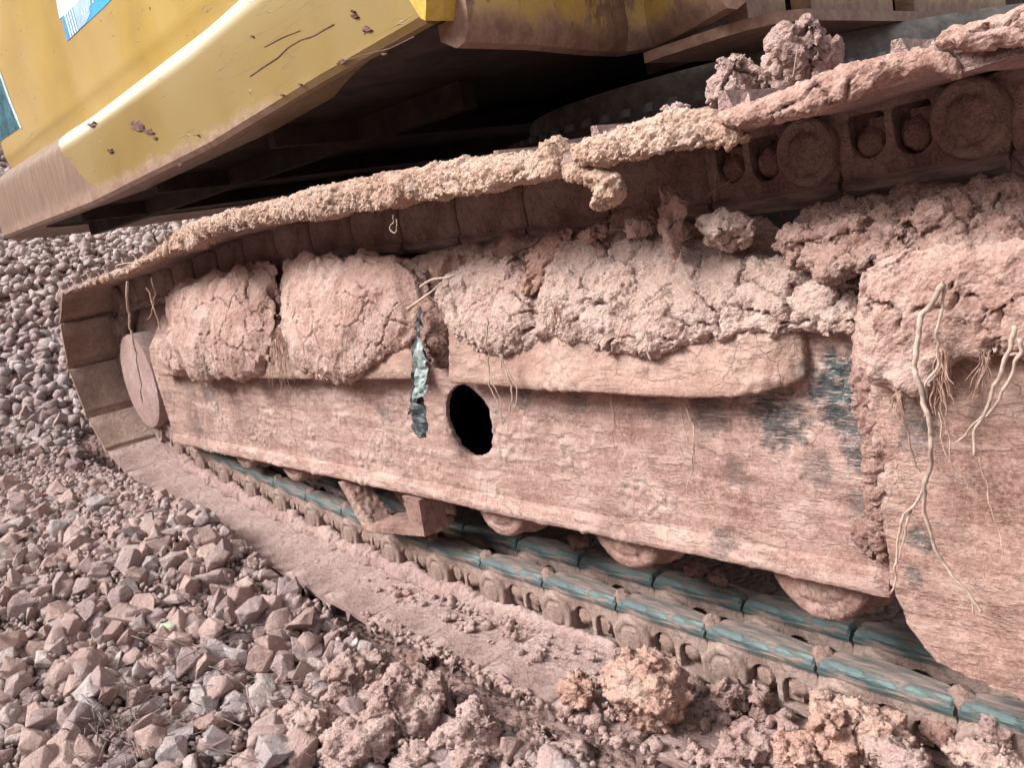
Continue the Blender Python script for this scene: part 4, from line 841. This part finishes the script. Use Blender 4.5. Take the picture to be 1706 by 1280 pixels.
# ================================================================== ROOTS, STRAW, PLASTIC
def tube(name, paths, mat, label, cat, group=None, kind=None):
    """paths: list of (points Nx3, r0, r1) -> one mesh"""
    V = []; Fs = []
    for P, r0, r1 in paths:
        P = np.asarray(P, float); n = len(P); m = 6; T = np.gradient(P, axis=0); T /= np.linalg.norm(T, axis=1)[:, None]+1e-9
        u = np.cross(T, [.3, .9, .1]); u /= np.linalg.norm(u, axis=1)[:, None]+1e-9; w_ = np.cross(T, u); b0 = len(V)
        for i in range(n):
            r = r0+(r1-r0)*i/(n-1); r *= .68*(1+.10*math.sin(i*2.3+r0*9e3)+.06*math.sin(i*.7))
            for k in range(m): a = 2*math.pi*k/m; V.append(P[i]+u[i]*r*math.cos(a)+w_[i]*r*math.sin(a))
        for i in range(n-1):
            for k in range(m): Fs.append((b0+i*m+k, b0+i*m+(k+1) % m, b0+(i+1)*m+(k+1) % m, b0+(i+1)*m+k))
        Fs.append(tuple(b0+k for k in range(m))[::-1]); Fs.append(tuple(b0+(n-1)*m+k for k in range(m)))
    return tag(link(name, mesh(name, V, Fs, True), mat), label, cat, group, kind)
def spline(P, n=8):
    P = np.asarray(P, float); Q = np.vstack([2*P[0]-P[1], P, 2*P[-1]-P[-2]]); o = []
    for i in range(1, len(Q)-2):
        for t in np.linspace(0, 1, n, endpoint=False):
            a, b, c, d = Q[i-1:i+3]; o.append(.5*((2*b)+(-a+c)*t+(2*a-5*b+4*c-d)*t*t+(-a+3*b-3*c+d)*t**3))
    o.append(P[-1]); return np.array(o)
def pxs(pts, Y, wob=.0032): 
    P = spline([at_y(x, y, Y if not callable(Y) else Y(x, y)) for x, y in pts]); return P+np.stack([fbm(P*60+5*k, 2) for k in range(3)], -1)*wob
GR = 'roots hanging from the mud'
tube('root', [(pxs([(212, 470), (212, 500), (216, 540), (226, 590), (234, 640), (236, 672)], -.165), .006, .003)], M_ROOT, 'long pale root hanging in front of the hub cap', 'root', GR)
tube('root', [(pxs([(252, 462), (258, 490), (254, 520), (248, 530)], -.15), .003, .002), (pxs([(245, 480), (256, 510), (268, 545)], -.15), .004, .003)], M_ROOTB, 'short forked root right of the hub cap root', 'root', GR)
tube('root', [(pxs([(656, 360), (652, 378), (660, 388), (664, 378), (662, 366)], -.185), .0012, .001)], M_STRAW, 'tiny root loop hanging under the upper track crust', 'root', GR)
def tuft(label, x, y, n, length, spread, Y, mat=M_ROOTB, r=.0011, lean=.2):
    pt = []
    for k in range(n):
        a = x+random.uniform(-1, 1)*spread*.4; b = y+random.uniform(-8, 8); l = length*random.uniform(.5, 1.1); dx = random.uniform(-1, 1)*spread+lean*l
        pt.append((pxs([(a, b), (a+dx*.25+random.uniform(-4, 4), b+l*.33), (a+dx*.6+random.uniform(-6, 6), b+l*.7), (a+dx+random.uniform(-6, 6), b+l)], Y-random.random()*.015), r*random.uniform(.7, 1.5), r*.5))
    return tube('root_tuft', pt, mat, label, 'roots', 'tufts of fine roots')
tuft('tuft of fine roots hanging from the crease between the left mud slabs', 462, 560, 26, 110, 22, -.105, lean=.12)
tube('root', [(pxs([(478, 640), (486, 700), (494, 760), (498, 780)], -.068), .0012, .0008)], M_STRAW, 'single long fibre trailing down to the flange from the left crease', 'root', GR)
tube('root', [(pxs([(470, 640), (455, 690), (430, 730)], -.066), .0013, .0008)], M_STRAW, 'single fibre slanting left from the left crease', 'root', GR)
tube('root', [(pxs([(811, 530), (813, 580), (815, 630), (826, 670), (840, 700), (848, 720)], -.118), .0022, .0012), (pxs([(814, 625), (832, 660), (836, 705)], -.118), .0014, .0008)], M_ROOT, 'pair of thin roots hanging from the pale lobe beside the hole', 'root', GR)
tube('root', [(pxs([(832, 588), (838, 612), (850, 640), (855, 665), (848, 692), (840, 700)], -.118), .0026, .0012), (pxs([(836, 590), (846, 620), (860, 650), (860, 672), (852, 690)], -.12), .002, .001)], M_ROOT, 'looped double root hanging just right of the hole', 'root', GR)
tube('root', [(pxs([(1018, 665), (1022, 690), (1020, 720), (1026, 750)], -.07), .0016, .0008)], M_ROOTB, 'short root below the middle of the right ledge', 'root', GR)
tube('root', [(pxs([(1140, 668), (1150, 700), (1158, 730), (1152, 780), (1143, 822)], -.066), .0020, .001), (pxs([(1133, 672), (1138, 720), (1145, 750)], -.066), .0013, .0008), (pxs([(1152, 706), (1140, 722)], -.066), .001, .0008)], M_ROOT, 'forked root hanging below the right ledge', 'root', GR)
tube('root', [(pxs([(1570, 470), (1545, 510), (1528, 560), (1524, 600), (1534, 650), (1548, 700), (1552, 740), (1545, 800), (1540, 850), (1556, 910), (1580, 950), (1612, 990), (1640, 1022)], lambda x, y: -.155+.03*sm(650, 950, y)), .0045, .0022), (pxs([(1600, 975), (1618, 1000), (1626, 1024)], -.122), .0016, .001), (pxs([(1545, 790), (1528, 830), (1510, 860), (1498, 900), (1490, 960), (1486, 990)], -.13), .003, .0014), (pxs([(1520, 850), (1505, 905), (1490, 950)], -.128), .0018, .001)], M_ROOT, 'thickest pale root hanging down the leg plate', 'root', GR)
tube('root', [(pxs([(1572, 475), (1565, 530), (1556, 600), (1546, 650), (1540, 690)], -.15), .0024, .0016)], M_ROOT, 'straight root just right of the thickest root', 'root', GR)
tube('root', [(pxs([(1500, 660), (1512, 720), (1524, 770), (1534, 790)], -.125), .0018, .001)], M_ROOTB, 'thin root crossing behind the thickest root', 'root', GR)
tube('root', [(pxs([(1566, 640), (1572, 690), (1585, 780), (1590, 800)], -.122), .0011, .0007), (pxs([(1560, 690), (1568, 740), (1598, 790), (1612, 812)], -.121), .0011, .0007)], M_STRAW, 'fine threads curling right of the thickest root', 'root', GR)
tube('root', [(pxs([(1690, 540), (1676, 600), (1650, 660), (1632, 710), (1622, 760)], -.145), .0038, .0022), (pxs([(1700, 560), (1692, 620), (1660, 670), (1640, 700)], -.148), .003, .0018), (pxs([(1640, 690), (1620, 715), (1590, 742)], -.145), .0022, .001)], M_ROOT, 'bundle of stout roots at the right edge', 'root', GR)
tube('root', [(pxs([(1632, 765), (1645, 820), (1662, 870), (1670, 920)], -.11), .0013, .0008)], M_STRAW, 'thin fibre trailing below the stout roots', 'root', GR)
tuft('matted straw tuft under the mud apron beside the thickest root', 1565, 590, 34, 95, 26, -.13, M_ROOTB, .0014, .12)
tuft('small root tuft at the left end of the mud apron', 1496, 655, 16, 45, 12, -.12, M_ROOTB, .0014, .0)
tuft('flat straw tuft hanging in the notch of the mud apron', 1640, 590, 18, 80, 26, -.128, M_ROOTB, .0009, -.05)
tuft('fibre fringe on the underside of the large crumbly mass', 925, 510, 14, 60, 22, -.11, M_ROOTB, .0011, .0)
for k, (a, lb) in enumerate([([(680, 515), (700, 500), (716, 488), (735, 472)], 'pale straw stalk lying on the mud above the plastic strip'), ([(700, 478), (720, 466), (745, 462), (762, 456)], 'upper straw stalk on the mud above the plastic strip'), ([(985, 590), (995, 575), (1004, 560)], 'short straw splinter under the large crumbly mass'), ([(1028, 566), (1032, 552), (1038, 540)], 'second straw splinter stuck in the large crumbly mass'), ([(1084, 600), (1078, 585), (1080, 570)], 'bent straw at the lowest tip of the large crumbly mass'), ([(1486, 455), (1492, 440), (1498, 418)], 'straw stalk standing in the mud left of the apron'), ([(1180, 325), (1200, 310), (1222, 298)], 'straw blade poking up beside the dark chain'), ([(1190, 335), (1192, 300), (1186, 270)], 'upright straw blade beside the dark chain'), ([(1328, 82), (1324, 110), (1320, 128)], 'straw bit stuck on the highest clod'), ([(195, 442), (215, 438), (235, 440)], 'straw lying on the crust at the track corner')]):
    tube('straw', [(pxs(a, [-.10, -.09, -.12, -.13, -.13, -.10, -.02, -.02, -.135, -.18][k], .0005), [.0045, .004, .0016, .0014, .0016, .0018, .0016, .0014, .001, .003][k], [.002, .002, .001, .001, .001, .001, .0008, .0006, .0008, .0015][k])], M_STRAW, lb, 'straw', 'straws stuck in the mud')
tube('straw', [(np.array([at_z(524, 912, .052), at_z(536, 908, .055), at_z(552, 902, .052)]), .003, .0015)], M_STRAW, 'white wood chip lying on the lower shoes', 'straw', 'straws stuck in the mud')
# torn plastic strip
def strip(pl, pr_, Y, seed):
    A = spline([at_y(x, y, Y) for x, y in pl], 6); B = spline([at_y(x, y, Y) for x, y in pr_], 6); n = len(A); m = 6; V = []; Fs = []
    for i in range(n):
        for k in range(m):
            p = A[i]+(B[i]-A[i])*k/(m-1); p = p+np.array([0, 1, 0])*(fbm(np.array([p*55+seed]), 3)[0]*.010); V.append(p)
    Fs = [(i*m+k, i*m+k+1, (i+1)*m+k+1, (i+1)*m+k) for i in range(n-1) for k in range(m-1)]
    me = mesh('film', V, Fs); o = link('tmp', me); md = o.modifiers.new('s', 'SOLIDIFY'); md.thickness = .0012; m2 = evaluated(o, 'film'); bpy.data.objects.remove(o); m2.materials.clear(); return m2
PS = bpy.data.objects.new('plastic_strip', None); COL.objects.link(PS); PS.location = at_y(700, 510, -.115); bpy.context.view_layer.update()
tag(PS, 'torn strip of black and grey plastic film hanging left of the hole', 'plastic')
for nm, me, mt in [('black_film', strip([(692, 515), (690, 560), (690, 610), (684, 660), (676, 692)], [(704, 510), (702, 560), (708, 610), (704, 650), (690, 690)], -.112, 1), M_PLASB),
                   ('pale_film', strip([(697, 560), (692, 600), (692, 640), (690, 668)], [(704, 565), (711, 600), (712, 625), (702, 655)], -.122, 2), M_PLAST),
                   ('folded_film', strip([(700, 640), (698, 655), (694, 664)], [(718, 640), (716, 652), (706, 660)], -.126, 3), M_PLAST),
                   ('dark_tail', strip([(686, 650), (688, 680), (690, 712), (706, 728)], [(704, 655), (708, 680), (714, 706), (713, 728)], -.108, 4), M_PLASB)]:
    o = link(nm, me, mt, PS); o.matrix_parent_inverse = Matrix.Translation(-PS.location)
# tangle of dry vines on the stones bottom left
pv = []
for k in range(44):
    a = random.uniform(170, 480); b = random.uniform(1060, 1275); th = random.uniform(-.6, .5); l = random.uniform(50, 170); c = []
    for t in np.linspace(0, 1, 6): c.append((a+l*t*math.cos(th)+10*math.sin(5*t+k), b+l*t*math.sin(th)+9*math.cos(4*t+2*k)))
    P = []
    for (x, y) in c:
        p = at_z(x, y, .05); p = at_z(x, y, float(hgt(p[0], p[1]))+.045+random.uniform(-.006, .012)); P.append(p)
    pv.append((spline(P, 5), random.uniform(.0010, .0022), .0008))
tube('dry_vine', pv, M_VINE, 'tangle of thin grey dry vines over the stones at the bottom left', 'vine')
pv = []
for k in range(60):
    a = random.gauss(190, 40); b = random.gauss(1215, 30); th = random.uniform(0, 6.28); l = random.uniform(12, 40); P = []
    for t in np.linspace(0, 1, 4): p = at_z(a+l*t*math.cos(th), b+l*t*math.sin(th), .05); P.append(at_z(a+l*t*math.cos(th), b+l*t*math.sin(th), float(hgt(p[0], p[1]))+.05+.012*math.sin(3*t)))
    pv.append((spline(P, 4), .0022, .001))
tube('dry_leaf_litter', pv, M_VINE, 'dark withered leaf litter in the bottom left corner', 'leaf litter', kind='stuff')
tag(link('green_leaf', mesh('green_leaf', [at_z(x, y, z) for x, y, z in [(258, 1058, .075), (268, 1040, .09), (284, 1036, .09), (286, 1044, .085), (272, 1054, .08), (262, 1066, .07)]], [(0, 1, 2, 3, 4, 5)]), simple('pale_green_leaf', (.30, .40, .24), .6, 60, .3)), 'small pale green leaf among the stones at the lower left', 'leaf')
for k, (x, y, r, lb, mt) in enumerate([(288, 1218, 16, 'small white rounded pebble near the bottom left vines', 'pale'), (400, 1170, 30, 'large light grey oval stone right of the vine tangle', 'grey'), (355, 860, 20, 'pale stone leaning on the shoe edge at the top of the stone row', 'pale'), (385, 910, 28, 'angular tan stone at the shoe edge', 'pink'), (420, 1020, 36, 'dark purple grey wedge stone near the middle of the gravel', 'mauve'), (700, 1112, 13, 'little white pebble lying on the big mauve clod', 'pale'), (235, 1200, 40, 'large flat mauve stone in the vine tangle', 'mauve'), (535, 1145, 26, 'flat dark grey stone left of the mauve clods', 'grey')]):
    p = at_z(x, y, .05); hz_ = float(hgt(p[0], p[1])); p = at_z(x, y, hz_+.035 if k != 5 else .09); rr = r*((p-CAM)@fw)/F
    o = link('crushed_stone', SC[mt, (k*3) % NS]); o.matrix_world = Matrix.Translation(p)@Matrix.Rotation(k*1.3, 4, 'Z')@Matrix.Rotation(.5, 4, 'X')@Matrix.Scale(rr, 4); tag(o, lb, 'stone')
